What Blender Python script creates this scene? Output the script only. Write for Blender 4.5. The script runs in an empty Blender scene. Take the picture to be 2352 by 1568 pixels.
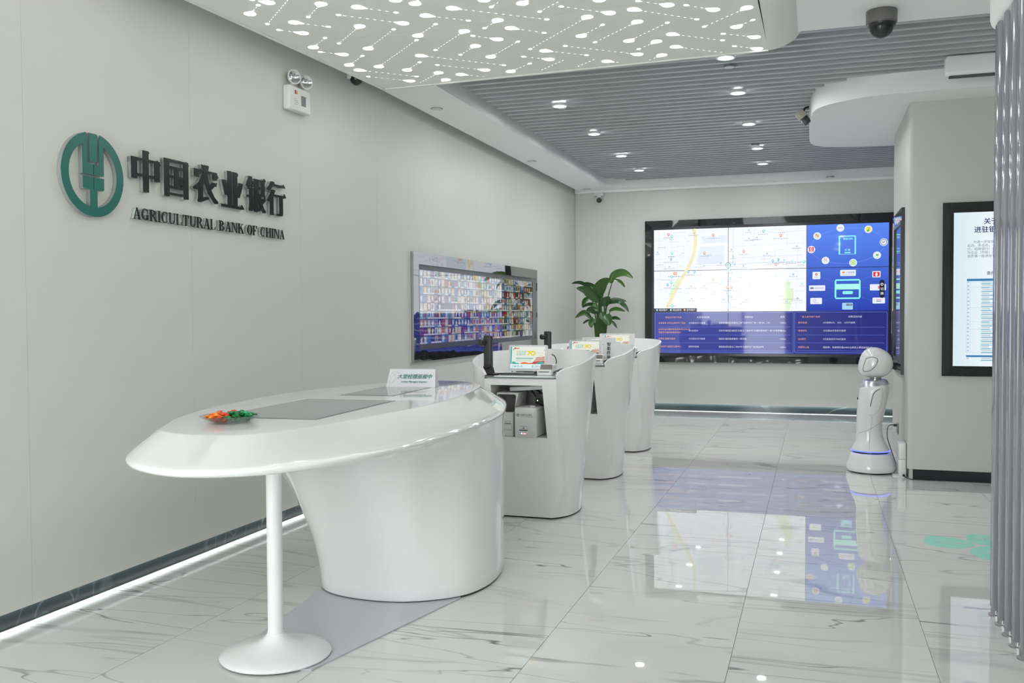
import bpy, bmesh, math, random
from mathutils import Vector, Matrix
random.seed(7)
S = bpy.context.scene
COL = S.collection
PI = math.pi

# ------------------------------------------------------------------ camera, world, exposure
CAMLOC = Vector((3.928, 0.0, 1.610))
f_px, yaw, pit, rol = 2121.3, 0.31698, 0.0292, -0.0054
F = Vector((-math.sin(yaw) * math.cos(pit), math.cos(yaw) * math.cos(pit), -math.sin(pit)))
R = F.cross(Vector((0, 0, 1))).normalized()
U = R.cross(F)
R2 = math.cos(rol) * R + math.sin(rol) * U
U2 = -math.sin(rol) * R + math.cos(rol) * U
cd = bpy.data.cameras.new('camera')
cam = bpy.data.objects.new('camera', cd)
COL.objects.link(cam)
cd.sensor_width = 36.0
cd.lens = f_px / 2352 * 36.0
cd.clip_start = 0.05
cam.matrix_world = Matrix(((R2.x, U2.x, -F.x, CAMLOC.x), (R2.y, U2.y, -F.y, CAMLOC.y), (R2.z, U2.z, -F.z, CAMLOC.z), (0, 0, 0, 1)))
S.camera = cam

W = bpy.data.worlds.new('world')
S.world = W
W.use_nodes = True
W.node_tree.nodes['Background'].inputs[0].default_value = (0.93, 0.97, 1.0, 1)
W.node_tree.nodes['Background'].inputs[1].default_value = 10.3

DOWNLIGHT_W = 15.0
FRONT_FILL_W = 6.0
DROP_EMIT = 10.5
LED_EMIT = 55.0
S.view_settings.view_transform = 'Standard'
S.view_settings.look = 'None'
S.view_settings.gamma = 1.0
S.view_settings.use_curve_mapping = False
S.view_settings.exposure = 0.0
try:
    S.cycles.use_denoising = True
    S.cycles.max_bounces = 10
    S.cycles.diffuse_bounces = 6
    S.cycles.glossy_bounces = 5
    S.cycles.transmission_bounces = 8
    S.cycles.caustics_reflective = False
    S.cycles.caustics_refractive = False
    S.cycles.sample_clamp_indirect = 6.0
except Exception:
    pass

# ------------------------------------------------------------------ helpers
MATS = {}
def mat(name, col, rough=0.5, metal=0.0, ior=1.5, emit=None, es=1.0, trans=0.0, coat=0.0, alpha=1.0):
    if name in MATS:
        return MATS[name]
    m = bpy.data.materials.new(name)
    m.use_nodes = True
    b = m.node_tree.nodes['Principled BSDF']
    b.inputs['Base Color'].default_value = (*col, 1)
    b.inputs['Roughness'].default_value = rough
    b.inputs['Metallic'].default_value = metal
    b.inputs['IOR'].default_value = ior
    b.inputs['Transmission Weight'].default_value = trans
    b.inputs['Coat Weight'].default_value = coat
    b.inputs['Coat Roughness'].default_value = 0.03
    if emit is not None:
        b.inputs['Emission Color'].default_value = (*emit, 1)
        b.inputs['Emission Strength'].default_value = es
    MATS[name] = m
    return m

def srgb(r, g, b):
    def c(v):
        v /= 255.0
        return v / 12.92 if v <= 0.04045 else ((v + 0.055) / 1.055) ** 2.4
    return (c(r), c(g), c(b))

def nodes(m):
    return m.node_tree.nodes, m.node_tree.links, m.node_tree.nodes['Principled BSDF']

def add_noise_tint(m, scale=3.0, amt=0.03, bump=0.0, bscale=40.0):
    """slight procedural mottling and relief on a plain material"""
    N, L, b = nodes(m)
    tc = N.new('ShaderNodeTexCoord')
    nz = N.new('ShaderNodeTexNoise'); nz.inputs['Scale'].default_value = scale
    nz.inputs['Detail'].default_value = 4
    L.new(tc.outputs['Object'], nz.inputs['Vector'])
    base = b.inputs['Base Color'].default_value[:]
    mx = N.new('ShaderNodeMix'); mx.data_type = 'RGBA'
    mx.inputs[6].default_value = tuple(max(0, c * (1 - amt)) for c in base[:3]) + (1,)
    mx.inputs[7].default_value = tuple(min(1, c * (1 + amt)) for c in base[:3]) + (1,)
    L.new(nz.outputs['Fac'], mx.inputs[0])
    L.new(mx.outputs[2], b.inputs['Base Color'])
    if bump > 0:
        n2 = N.new('ShaderNodeTexNoise'); n2.inputs['Scale'].default_value = bscale
        L.new(tc.outputs['Object'], n2.inputs['Vector'])
        bp = N.new('ShaderNodeBump'); bp.inputs['Strength'].default_value = bump
        bp.inputs['Distance'].default_value = 0.01
        L.new(n2.outputs['Fac'], bp.inputs['Height'])
        L.new(bp.outputs['Normal'], b.inputs['Normal'])
    return m

class MB:
    def __init__(s):
        s.v = []; s.f = []
    def add(s, vs, fs):
        o = len(s.v)
        s.v += [tuple(v) for v in vs]
        s.f += [tuple(i + o for i in f) for f in fs]
        return s
    def box(s, x0, x1, y0, y1, z0, z1, M=None):
        vs = [(x, y, z) for z in (z0, z1) for y in (y0, y1) for x in (x0, x1)]
        if M: vs = [M @ Vector(v) for v in vs]
        return s.add(vs, [(0, 2, 3, 1), (4, 5, 7, 6), (0, 1, 5, 4), (2, 6, 7, 3), (0, 4, 6, 2), (1, 3, 7, 5)])
    def rbox(s, x0, x1, y0, y1, z0, z1, r=0.01, seg=2, M=None):
        bm = bmesh.new()
        bmesh.ops.create_cube(bm, size=1)
        for v in bm.verts:
            v.co = Vector(((x0 + x1) / 2 + v.co.x * (x1 - x0), (y0 + y1) / 2 + v.co.y * (y1 - y0), (z0 + z1) / 2 + v.co.z * (z1 - z0)))
        bmesh.ops.bevel(bm, geom=bm.edges[:], offset=r, segments=seg, profile=0.5, affect='EDGES')
        bm.verts.index_update()
        vs = [(M @ v.co) if M else v.co.copy() for v in bm.verts]
        fs = [[v.index for v in f.verts] for f in bm.faces]
        bm.free()
        return s.add(vs, fs)
    def prism(s, poly, w0, w1, M):
        """poly of (u,v), extruded along w, mapped by M"""
        n = len(poly)
        a = sum(poly[i][0] * poly[(i + 1) % n][1] - poly[(i + 1) % n][0] * poly[i][1] for i in range(n))
        if a < 0: poly = poly[::-1]
        vs = [M @ Vector((u, v, w0)) for u, v in poly] + [M @ Vector((u, v, w1)) for u, v in poly]
        fs = [tuple(range(n, 2 * n)), tuple(range(n - 1, -1, -1))]
        fs += [(i, (i + 1) % n, n + (i + 1) % n, n + i) for i in range(n)]
        return s.add(vs, fs)
    def flat(s, poly, w, M):
        n = len(poly)
        a = sum(poly[i][0] * poly[(i + 1) % n][1] - poly[(i + 1) % n][0] * poly[i][1] for i in range(n))
        if a < 0: poly = poly[::-1]
        return s.add([M @ Vector((u, v, w)) for u, v in poly], [tuple(range(n))])
    def loft(s, rings, cap0=True, cap1=True, closed=True):
        n = len(rings[0])
        vs = [p for r in rings for p in r]
        fs = []
        for k in range(len(rings) - 1):
            for i in range(n if closed else n - 1):
                j = (i + 1) % n
                fs.append((k * n + i, k * n + j, (k + 1) * n + j, (k + 1) * n + i))
        if cap0: fs.append(tuple(range(n - 1, -1, -1)))
        if cap1: fs.append(tuple((len(rings) - 1) * n + i for i in range(n)))
        return s.add(vs, fs)
    def lathe(s, prof, c=(0, 0, 0), n=32, M=None):
        rings = []
        for r, z in prof:
            ring = [Vector((c[0] + r * math.cos(2 * PI * i / n), c[1] + r * math.sin(2 * PI * i / n), c[2] + z)) for i in range(n)]
            if M: ring = [M @ p for p in ring]
            rings.append(ring)
        return s.loft(rings, cap0=prof[0][0] < 0.02, cap1=prof[-1][0] < 0.02)
    def tube(s, pts, r, n=8, r1=None):
        pts = [Vector(p) for p in pts]
        rings = []
        prev = None
        for i, p in enumerate(pts):
            d = (pts[min(i + 1, len(pts) - 1)] - pts[max(i - 1, 0)]).normalized()
            if prev is None:
                a = d.cross(Vector((0, 0, 1)))
                if a.length < 1e-3: a = d.cross(Vector((1, 0, 0)))
                a.normalize()
            else:
                a = (prev - d * prev.dot(d)).normalized()
            prev = a
            b = d.cross(a)
            rr = r if r1 is None else r + (r1 - r) * i / (len(pts) - 1)
            rings.append([p + a * rr * math.cos(2 * PI * k / n) + b * rr * math.sin(2 * PI * k / n) for k in range(n)])
        return s.loft(rings)

def mesh_obj(name, me, parent=None, world=True):
    o = bpy.data.objects.new(name, me)
    COL.objects.link(o)
    if parent is not None:
        o.parent = parent
        if world: o.location = -wloc(parent)
    return o

def wloc(o):
    l = Vector(o.location)
    while o.parent:
        o = o.parent
        l = l + Vector(o.location)
    return l

def obj(name, mb, m, parent=None, smooth=35, world=True, fix=True):
    me = bpy.data.meshes.new(name)
    me.from_pydata(mb.v, [], mb.f)
    if fix:
        bm = bmesh.new(); bm.from_mesh(me)
        bmesh.ops.recalc_face_normals(bm, faces=bm.faces[:])
        bm.to_mesh(me); bm.free()
    if smooth:
        me.polygons.foreach_set('use_smooth', [True] * len(me.polygons))
        me.set_sharp_from_angle(angle=math.radians(smooth))
    if m: me.materials.append(m)
    me.update()
    return mesh_obj(name, me, parent, world)

def thing(name, label, cat, loc=(0, 0, 0), group=None):
    o = bpy.data.objects.new(name, None)
    o.empty_display_size = 0.1
    COL.objects.link(o)
    o.location = loc
    o['label'] = label; o['category'] = cat
    if group: o['group'] = group
    return o

def tag(o, label, cat, group=None):
    o['label'] = label; o['category'] = cat
    if group: o['group'] = group
    return o

def struct(o):
    o['kind'] = 'structure'
    return o

def kids(o):
    return [c for c in o.children]

def copy_tree(o, parent=None):
    c = o.copy()
    COL.objects.link(c)
    if parent is not None: c.parent = parent
    for ch in list(o.children): copy_tree(ch, c)
    return c

def frame(o, u, v):
    """matrix mapping (u,v,w) to world: columns u, v, u x v, origin"""
    u = Vector(u).normalized(); v = Vector(v).normalized(); w = u.cross(v)
    return Matrix(((u.x, v.x, w.x, o[0]), (u.y, v.y, w.y, o[1]), (u.z, v.z, w.z, o[2]), (0, 0, 0, 1)))

_tc = {}
def text_mesh(s, size=1.0, align='LEFT', extrude=0.0, offset=0.0, shear=0.0, spacing=1.0, line=1.0):
    c = bpy.data.curves.new('txt', 'FONT')
    c.body = s; c.size = size; c.align_x = align; c.extrude = extrude; c.offset = offset
    c.shear = shear; c.space_character = spacing; c.space_line = line; c.resolution_u = 2
    o = bpy.data.objects.new('txt', c)
    me = bpy.data.meshes.new_from_object(o)
    vs = [tuple(v.co) for v in me.vertices]; fs = [tuple(p.vertices) for p in me.polygons]
    bpy.data.objects.remove(o); bpy.data.curves.remove(c); bpy.data.meshes.remove(me)
    return vs, fs

class Panel:
    """flat print on a plane: collects shapes per part name and material"""
    def __init__(s, M, parent):
        s.M = M; s.parent = parent; s.b = {}
    def mb(s, name, m):
        return s.b.setdefault((name, m.name), (MB(), m))[0]
    def poly(s, name, m, pts, w=0.001):
        s.mb(name, m).flat(pts, w, s.M)
    def rect(s, name, m, u0, v0, u1, v1, w=0.001):
        s.poly(name, m, [(u0, v0), (u1, v0), (u1, v1), (u0, v1)], w)
    def rrect(s, name, m, u0, v0, u1, v1, r, w=0.001):
        s.poly(name, m, rr(u0, v0, u1, v1, r), w)
    def disc(s, name, m, cu, cv, r, w=0.001, n=20, ry=None):
        ry = ry or r
        s.poly(name, m, [(cu + r * math.cos(2 * PI * i / n), cv + ry * math.sin(2 * PI * i / n)) for i in range(n)], w)
    def line(s, name, m, pts, t, w=0.001):
        mb = s.mb(name, m)
        for a, b in zip(pts[:-1], pts[1:]):
            dx, dy = b[0] - a[0], b[1] - a[1]; l = math.hypot(dx, dy) or 1
            nx, ny = -dy / l * t / 2, dx / l * t / 2
            mb.flat([(a[0] + nx, a[1] + ny), (a[0] - nx, a[1] - ny), (b[0] - nx, b[1] - ny), (b[0] + nx, b[1] + ny)], w, s.M)
    def text(s, name, m, t, u, v, size, w=0.0015, **k):
        b = k.pop('offset', 0.0)          # bold: strokes widened by overlapping copies
        vs, fs = text_mesh(t, size, **k)
        for i, (dx, dy) in enumerate(((0, 0),) if not b else ((0, 0), (b, 0), (-b, 0), (0, b * 0.6), (0, -b * 0.6))):
            s.mb(name, m).add([s.M @ Vector((x + u + dx, y + v + dy, w + i * 0.00004)) for x, y, z in vs], fs)
    def done(s, stuff=(), labels=None):
        for (n, _), (mb, m) in s.b.items():
            o = obj(n, mb, m, s.parent, smooth=0, fix=False)
            if n in stuff: o['kind'] = 'stuff'
            if labels and n in labels: o['label'] = labels[n]

def rr(u0, v0, u1, v1, r, n=4):
    pts = []
    for cx, cy, a0 in ((u1 - r, v0 + r, -90), (u1 - r, v1 - r, 0), (u0 + r, v1 - r, 90), (u0 + r, v0 + r, 180)):
        for i in range(n + 1):
            a = math.radians(a0 + 90 * i / n)
            pts.append((cx + r * math.cos(a), cy + r * math.sin(a)))
    return pts

def catmull(p, n=8, closed=True):
    out = []
    N = len(p)
    rng = range(N) if closed else range(N - 1)
    for i in rng:
        if closed:
            a, b, c, d = (Vector(p[(i + k) % N]) for k in (-1, 0, 1, 2))
        else:
            a, b, c, d = (Vector(p[min(max(i + k, 0), N - 1)]) for k in (-1, 0, 1, 2))
        for k in range(n):
            t = k / n
            out.append(0.5 * ((2 * b) + (c - a) * t + (2 * a - 5 * b + 4 * c - d) * t * t + (3 * b - a - 3 * c + d) * t ** 3))
    if not closed: out.append(Vector(p[-1]))
    return out

def interp(tab, x):
    for (x0, y0), (x1, y1) in zip(tab[:-1], tab[1:]):
        if x <= x1:
            t = (x - x0) / (x1 - x0) if x1 != x0 else 0
            t = min(max(t, 0), 1)
            return y0 + (y1 - y0) * t
    return tab[-1][1]

# ------------------------------------------------------------------ materials
M_wall = add_noise_tint(mat('wall_panel_paint', (0.64, 0.645, 0.61), 0.42), 1.2, 0.02, 0.02, 220)
M_col = add_noise_tint(mat('column_paint', (0.53, 0.545, 0.51), 0.42), 1.2, 0.02, 0.02, 220)
M_soffit = add_noise_tint(mat('soffit_paint', (0.93, 0.945, 0.935), 0.6), 2, 0.015)
M_canopy = M_soffit
M_slat = add_noise_tint(mat('slat_grey_paint', (0.50, 0.51, 0.525), 0.38), 6, 0.03)
M_plenum = mat('plenum_dark', (0.16, 0.16, 0.165), 0.8)
M_gloss = add_noise_tint(mat('white_gloss_lacquer', (0.87, 0.87, 0.86), 0.06, coat=0.4), 2, 0.01)
M_satin = add_noise_tint(mat('white_satin_metal', (0.88, 0.88, 0.885), 0.30), 4, 0.01)
M_plast = add_noise_tint(mat('white_plastic', (0.74, 0.74, 0.73), 0.35), 6, 0.015)
M_panelpaint = add_noise_tint(mat('perforated_panel_paint', (0.86, 0.865, 0.82), 0.5), 2, 0.015)
M_black = mat('black_plastic', (0.02, 0.02, 0.022), 0.35)
M_bezel = mat('black_bezel', (0.012, 0.012, 0.014), 0.25)
M_grey = mat('dark_grey_bezel', (0.05, 0.052, 0.058), 0.3)
M_steelg = mat('brushed_grey_metal', (0.42, 0.42, 0.43), 0.3, metal=0.85)
M_drop = mat('light_cutout_glow', (0.9, 0.9, 0.9), 0.5, emit=(1.0, 0.97, 0.98), es=DROP_EMIT)
M_led = mat('led_strip_glow', (0.9, 0.9, 0.9), 0.5, emit=(0.93, 0.99, 1.0), es=LED_EMIT)
M_lampface = mat('lamp_face_glow', (0.9, 0.9, 0.9), 0.5, emit=(1, 1, 1), es=14)

def clear_mat(name, tint, opac, gloss=0.02):
    m = bpy.data.materials.new(name); m.use_nodes = True; MATS[name] = m
    N, L = m.node_tree.nodes, m.node_tree.links
    b = N['Principled BSDF']; out = N['Material Output']
    b.inputs['Base Color'].default_value = (*tint, 1); b.inputs['Roughness'].default_value = gloss
    tr = N.new('ShaderNodeBsdfTransparent'); tr.inputs[0].default_value = (0.96, 0.98, 0.975, 1)
    fr = N.new('ShaderNodeFresnel'); fr.inputs[0].default_value = 1.45
    mr = N.new('ShaderNodeMapRange'); mr.inputs['To Min'].default_value = opac; mr.inputs['To Max'].default_value = min(1.0, opac + 0.45)
    L.new(fr.outputs[0], mr.inputs['Value'])
    mx = N.new('ShaderNodeMixShader'); L.new(mr.outputs[0], mx.inputs[0]); L.new(tr.outputs[0], mx.inputs[1]); L.new(b.outputs[0], mx.inputs[2])
    L.new(mx.outputs[0], out.inputs[0])
    return m

def black_mirror(name, ior=2.2, wav=0.0, col=(0.012, 0.014, 0.016)):
    m = mat(name, col, 0.03, ior=ior)
    if wav:
        N, L, b = nodes(m)
        tc = N.new('ShaderNodeTexCoord'); nz = N.new('ShaderNodeTexNoise')
        nz.inputs['Scale'].default_value = 3.5; nz.inputs['Detail'].default_value = 1
        L.new(tc.outputs['Object'], nz.inputs['Vector'])
        bp = N.new('ShaderNodeBump'); bp.inputs['Strength'].default_value = wav; bp.inputs['Distance'].default_value = 0.05
        L.new(nz.outputs['Fac'], bp.inputs['Height']); L.new(bp.outputs['Normal'], b.inputs['Normal'])
    return m
M_mirror = black_mirror('black_mirror_steel', 1.65, 0.05)
M_mirror2 = black_mirror('black_mirror_glass', 5.0, 0.05, (0.012, 0.012, 0.014))

def marble(name, base, vein, rough, vs=1.0, dark=False):
    m = mat(name, base, rough, ior=1.55)
    N, L, b = nodes(m)
    geo = N.new('ShaderNodeNewGeometry'); oi = N.new('ShaderNodeObjectInfo')
    ms = N.new('ShaderNodeVectorMath'); ms.operation = 'SCALE'
    cmb = N.new('ShaderNodeCombineXYZ')
    L.new(oi.outputs['Random'], cmb.inputs[0]); L.new(oi.outputs['Random'], cmb.inputs[1]); L.new(oi.outputs['Random'], cmb.inputs[2])
    L.new(cmb.outputs[0], ms.inputs[0]); ms.inputs['Scale'].default_value = 37.0
    add = N.new('ShaderNodeVectorMath'); add.operation = 'ADD'
    L.new(geo.outputs['Position'], add.inputs[0]); L.new(ms.outputs[0], add.inputs[1])
    def layer(sx, sy, warp, width, seed, rot=0.06):
        mp = N.new('ShaderNodeMapping')
        mp.inputs['Scale'].default_value = (sx * vs, sy * vs, 1)
        mp.inputs['Location'].default_value = (seed, seed * 1.7, seed * 0.3)
        mp.inputs['Rotation'].default_value = (0, 0, rot)
        L.new(add.outputs[0], mp.inputs['Vector'])
        nz = N.new('ShaderNodeTexNoise'); nz.inputs['Scale'].default_value = 1.0
        nz.inputs['Detail'].default_value = 3; nz.inputs['Roughness'].default_value = 0.42; nz.inputs['Distortion'].default_value = warp
        L.new(mp.outputs[0], nz.inputs['Vector'])
        s1 = N.new('ShaderNodeMath'); s1.operation = 'SUBTRACT'; s1.inputs[1].default_value = 0.5
        L.new(nz.outputs['Fac'], s1.inputs[0])
        ab = N.new('ShaderNodeMath'); ab.operation = 'ABSOLUTE'; L.new(s1.outputs[0], ab.inputs[0])
        mr = N.new('ShaderNodeMapRange'); mr.interpolation_type = 'SMOOTHSTEP'
        mr.inputs['From Min'].default_value = 0.0; mr.inputs['From Max'].default_value = width
        mr.inputs['To Min'].default_value = 1.0; mr.inputs['To Max'].default_value = 0.0
        L.new(ab.outputs[0], mr.inputs['Value'])
        # break the veins up along their length
        n2 = N.new('ShaderNodeTexNoise'); n2.inputs['Scale'].default_value = 1.3; n2.inputs['Detail'].default_value = 2
        L.new(add.outputs[0], n2.inputs['Vector'])
        m2 = N.new('ShaderNodeMapRange'); m2.inputs['From Min'].default_value = 0.32; m2.inputs['From Max'].default_value = 0.66
        L.new(n2.outputs['Fac'], m2.inputs['Value'])
        mu = N.new('ShaderNodeMath'); mu.operation = 'MULTIPLY'
        L.new(mr.outputs[0], mu.inputs[0]); L.new(m2.outputs[0], mu.inputs[1])
        return mu.outputs[0]
    a = layer(0.24, 2.0, 1.1, 0.0055, 3.1)
    c = layer(0.30, 1.4, 1.3, 0.017, 9.4, -0.05)
    mx = N.new('ShaderNodeMath'); mx.operation = 'MULTIPLY'; mx.inputs[1].default_value = 0.45
    L.new(c, mx.inputs[0])
    ma = N.new('ShaderNodeMath'); ma.operation = 'MAXIMUM'; L.new(a, ma.inputs[0]); L.new(mx.outputs[0], ma.inputs[1])
    col = N.new('ShaderNodeMix'); col.data_type = 'RGBA'
    col.inputs[6].default_value = (*base, 1); col.inputs[7].default_value = (*vein, 1)
    L.new(ma.outputs[0], col.inputs[0])
    cl = N.new('ShaderNodeTexNoise'); cl.inputs['Scale'].default_value = 0.7
    L.new(add.outputs[0], cl.inputs['Vector'])
    c2 = N.new('ShaderNodeMix'); c2.data_type = 'RGBA'; c2.blend_type = 'MULTIPLY'; c2.inputs[0].default_value = 0.10
    L.new(col.outputs[2], c2.inputs[6]); L.new(cl.outputs['Color'], c2.inputs[7])
    L.new(c2.outputs[2], b.inputs['Base Color'])
    return m
M_floor = marble('polished_white_marble', (0.73, 0.74, 0.715), (0.17, 0.175, 0.175), 0.012)
M_grout = mat('grey_grout', (0.30, 0.30, 0.29), 0.7)
M_base = marble('dark_green_stone', (0.018, 0.026, 0.027), (0.09, 0.11, 0.11), 0.10)
M_base.node_tree.nodes['Principled BSDF'].inputs['IOR'].default_value = 1.4

# ------------------------------------------------------------------ room shell
D = 15.427
fl = struct(obj('floor', MB().box(-0.12, 9.1, -3.0, 15.6, -0.12, -0.004), M_grout, smooth=0))
TW, TL, J = 0.893, 1.68, 0.0028
tile = bpy.data.meshes.new('tile')
_t = MB().box(J / 2, TW - J / 2, J / 2, TL - J / 2, -0.004, 0.0)
tile.from_pydata(_t.v, [], _t.f); tile.materials.append(M_floor); tile.update()
for i in range(-3, 8):
    x = 2.667 + i * TW
    off = 4.80 if i >= 0 else 3.95
    for k in range(-6, 8):
        y = off + k * TL
        if y < -3.6 or y > 15.5: continue
        o = mesh_obj('tile', tile, fl, False); o.location = (x, y, 0)

def wall_panels(name, segs, z0, z1, mk, base):
    """wall with its cladding panels; segs = joints along the wall"""
    w = struct(base)
    for a, b in zip(segs[:-1], segs[1:]):
        obj('wall_panel', mk(a + 0.0006, b - 0.0006, z0, z1), M_wall, w, smooth=0)
    return w

wl = obj('wall_left', MB().box(-0.12, -0.035, -3.0, 15.6, -0.02, 3.96).box(-0.034, 0.0195, -3.0, 15.38, 0.16, 3.95).box(0.0, 0.0195, -3.0, 15.38, 0.1015, 0.16), M_wall, smooth=0)
wall_panels('wall_left', [-3.0, -1.6, -0.25, 1.10, 2.45, 3.79, 5.142, 6.50, 7.86, 9.20, 10.54, 11.90, 13.25, 14.45, 15.40], 0.100, 3.95,
            lambda a, b, z0, z1: MB().box(-0.006, 0.022, a, b, z0, z1), wl)
wb = obj('wall_back', MB().box(-0.12, 9.1, D + 0.035, D + 0.15, -0.02, 3.96).box(0.03, 9.0, D - 0.0175, D + 0.034, 0.17, 3.95).box(0.03, 9.0, D - 0.0175, D - 0.008, 0.119, 0.17), M_wall, smooth=0)
wall_panels('wall_back', [0.022, 1.457, 2.886, 4.31, 5.74, 7.17, 8.6, 9.0], 0.117, 3.95,
            lambda a, b, z0, z1: MB().box(a, b, D - 0.02, D - 0.006, z0, z1), wb)
# unseen street front, added to admit daylight on the left and block it elsewhere
wf = MB()
wf.box(3.0, 9.1, -3.12, -3.0, -0.02, 3.96).box(-0.12, 3.0, -3.12, -3.0, 3.3, 3.96)
struct(obj('added_wall_front', wf, M_wall, smooth=0))
d1 = struct(obj('added_door_1', MB().box(-0.02, 0.05, -3.10, -3.02, 0, 3.3).box(2.93, 3.0, -3.10, -3.02, 0, 3.3).box(1.46, 1.53, -3.10, -3.02, 0, 3.3).box(0.05, 2.93, -3.10, -3.02, 2.45, 2.52).box(0.05, 2.93, -3.10, -3.02, 0.0, 0.05), M_steelg, smooth=0))
struct(obj('wall_right', MB().box(8.9, 9.05, -3.0, 15.5, 0, 3.96), M_wall, smooth=0))

bl = struct(obj('baseboard_left', MB().box(-0.035, -0.028, -3.0, 15.40, 0.0, 0.1215), M_base, smooth=0))
obj('recess_top', MB().box(-0.035, -0.006, -3.0, 15.40, 0.122, 0.14), M_soffit, bl, smooth=0)
led = obj('led_strip', MB().box(-0.027, -0.013, -3.0, 15.40, 0.117, 0.1215), M_led, bl, smooth=0)
led['label'] = 'glowing white strip light hidden under the wall edge'
bb = struct(obj('baseboard_back', MB().box(-0.028, 9.0, D + 0.030, D + 0.035, 0.0, 0.1355), M_base, smooth=0))
obj('recess_top', MB().box(0.022, 8.9, D - 0.006, D + 0.035, 0.136, 0.155), M_soffit, bb, smooth=0)
obj('led_strip', MB().box(0.03, 8.9, D + 0.006, D + 0.020, 0.131, 0.1355), mat('led_strip_bright', (0.9, 0.9, 0.9), 0.5, emit=(0.95, 0.99, 1.0), es=70), bb, smooth=0)

# ------------------------------------------------------------------ ceiling
ce = struct(obj('ceiling', MB().box(-0.12, 9.1, -3.0, 15.6, 3.955, 4.10), M_plenum, smooth=0))
# soffit ring around the slat field: left strip, back strip with rounded inner corner, front plain field
Mz = Matrix.Identity(4)
def soffit_poly():
    r = 0.38
    pts = [(0.115, -3.0), (0.651, -3.0), (0.651, 15.09 - r)]
    for i in range(9):
        a = PI - i / 8 * PI / 2
        pts.append((0.651 + r + r * math.cos(a), 15.09 - r + r * math.sin(a)))
    pts += [(8.9, 15.09), (8.9, 15.31), (0.115, 15.31)]
    return pts
obj('soffit', MB().prism(soffit_poly(), 3.69, 3.95, Mz), M_soffit, ce, smooth=40)
obj('soffit', MB().box(0.651, 8.9, -3.0, 7.222, 3.69, 3.95), M_soffit, ce, smooth=0)
obj('cornice', MB().box(0.04, 8.9, 15.312, D - 0.021, 3.655, 3.94), M_soffit, ce, smooth=0)
slat = bpy.data.meshes.new('slat')
_t = MB()
_t.box(0, 7.9, -0.026, 0.026, 0.0, 0.004)
_t.box(0, 7.9, -0.026, -0.022, 0.004, 0.085)
_t.box(0, 7.9, 0.022, 0.026, 0.004, 0.085)
slat.from_pydata(_t.v, [], _t.f); slat.materials.append(M_slat); slat.update()
y = 7.30
while y < 15.06:
    o = mesh_obj('slat', slat, ce, False)
    o.location = (0.70 if y < 14.75 else 0.70 + (y - 14.75) * 0.9, y, 3.80)
    o.scale = (1 if y < 14.75 else 0.96, 1, 1)
    y += 0.1722
# carriers that hold the slats
for x in (0.80, 2.3, 4.2, 6.4):
    obj('slat_carrier', MB().box(x - 0.02, x + 0.02, 7.25, 15.05, 3.886, 3.93), M_slat, ce, smooth=0)

# rounded canopy over the column
pts = [(3.90, 9.78), (3.95, 9.60), (4.07, 9.44), (4.24, 9.32), (4.42, 9.24), (4.75, 9.19), (5.1, 9.17), (5.6, 9.16), (7.2, 9.16), (7.2, 12.02),
       (5.2, 12.02), (4.7, 12.01), (4.3, 11.96), (4.05, 11.86), (3.91, 11.68), (3.865, 11.45), (3.858, 11.0), (3.862, 10.3)]
cp = [(p.x, p.y) for p in catmull([(a, b, 0) for a, b in pts[:9]], 5, False)] + [(p.x, p.y) for p in catmull([(a, b, 0) for a, b in pts[9:]], 5, False)]
obj('canopy_drop', MB().prism(cp, 3.613, 3.875, Mz), M_canopy, ce, smooth=40)

# perforated light panel with rolled right edge
lp = thing('ceiling_light_panel', 'long perforated ceiling panel with glowing teardrop cutouts at upper left', 'ceiling light', (1.9, 4.5, 3.6))
def plx(yy): return 0.163 + (yy - 4.993) * 0.0567    # left edge runs slightly off the wall line
YF = 7.40
def far(x): return 7.448 - (x - 0.30) * 0.040
joints = [-1.0, 0.6, 2.2, 3.95, 6.022, None]
def yj(j, x): return far(x) if j is None else j - (x - 0.3) * 0.018
for a, b in zip(joints[:-1], joints[1:]):
    p = [(plx(a) + 0.03, yj(a, 0.3) + 0.002), (3.57, yj(a, 3.57) + 0.002), (3.585, yj(b, 3.58) - 0.002 - (0.022 if b is None else 0)), (plx(b or YF) + 0.03, yj(b, 0.3) - 0.002 - (0.022 if b is None else 0))]
    obj('panel_sheet', MB().prism(p, 3.600, 3.612, Mz), M_panelpaint, lp, smooth=0)
# border trim
tr = MB()
tr.prism([(plx(-1), -1), (plx(-1) + 0.028, -1), (plx(7.44) + 0.028, 7.44), (plx(7.44), 7.46)], 3.592, 3.69, Mz)
tr.prism([(plx(7.44) + 0.001, 7.43), (3.585, far(3.585) - 0.02), (3.585, far(3.585)), (plx(7.44) + 0.001, 7.458)], 3.592, 3.69, Mz)
obj('border_trim', tr, M_panelpaint, lp, smooth=0)
rl = []
for yy in (-1.0, 2.0, 5.0, far(3.7)):
    ring = []
    for i in range(13):
        a = i / 12 * PI / 2
        ring.append((3.583 + 0.257 * math.sin(a), yy if yy < 7 else far(3.583 + 0.25 * math.sin(a)) , 3.600 + 0.19 * (1 - math.cos(a))))
    for i in range(12, -1, -1):
        a = i / 12 * PI / 2
        ring.append((3.583 + 0.245 * math.sin(a), yy if yy < 7 else far(3.583 + 0.25 * math.sin(a)), 3.612 + 0.19 * (1 - math.cos(a))))
    rl.append(ring)
obj('rolled_edge', MB().loft(rl), M_panelpaint, lp, smooth=40)

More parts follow.
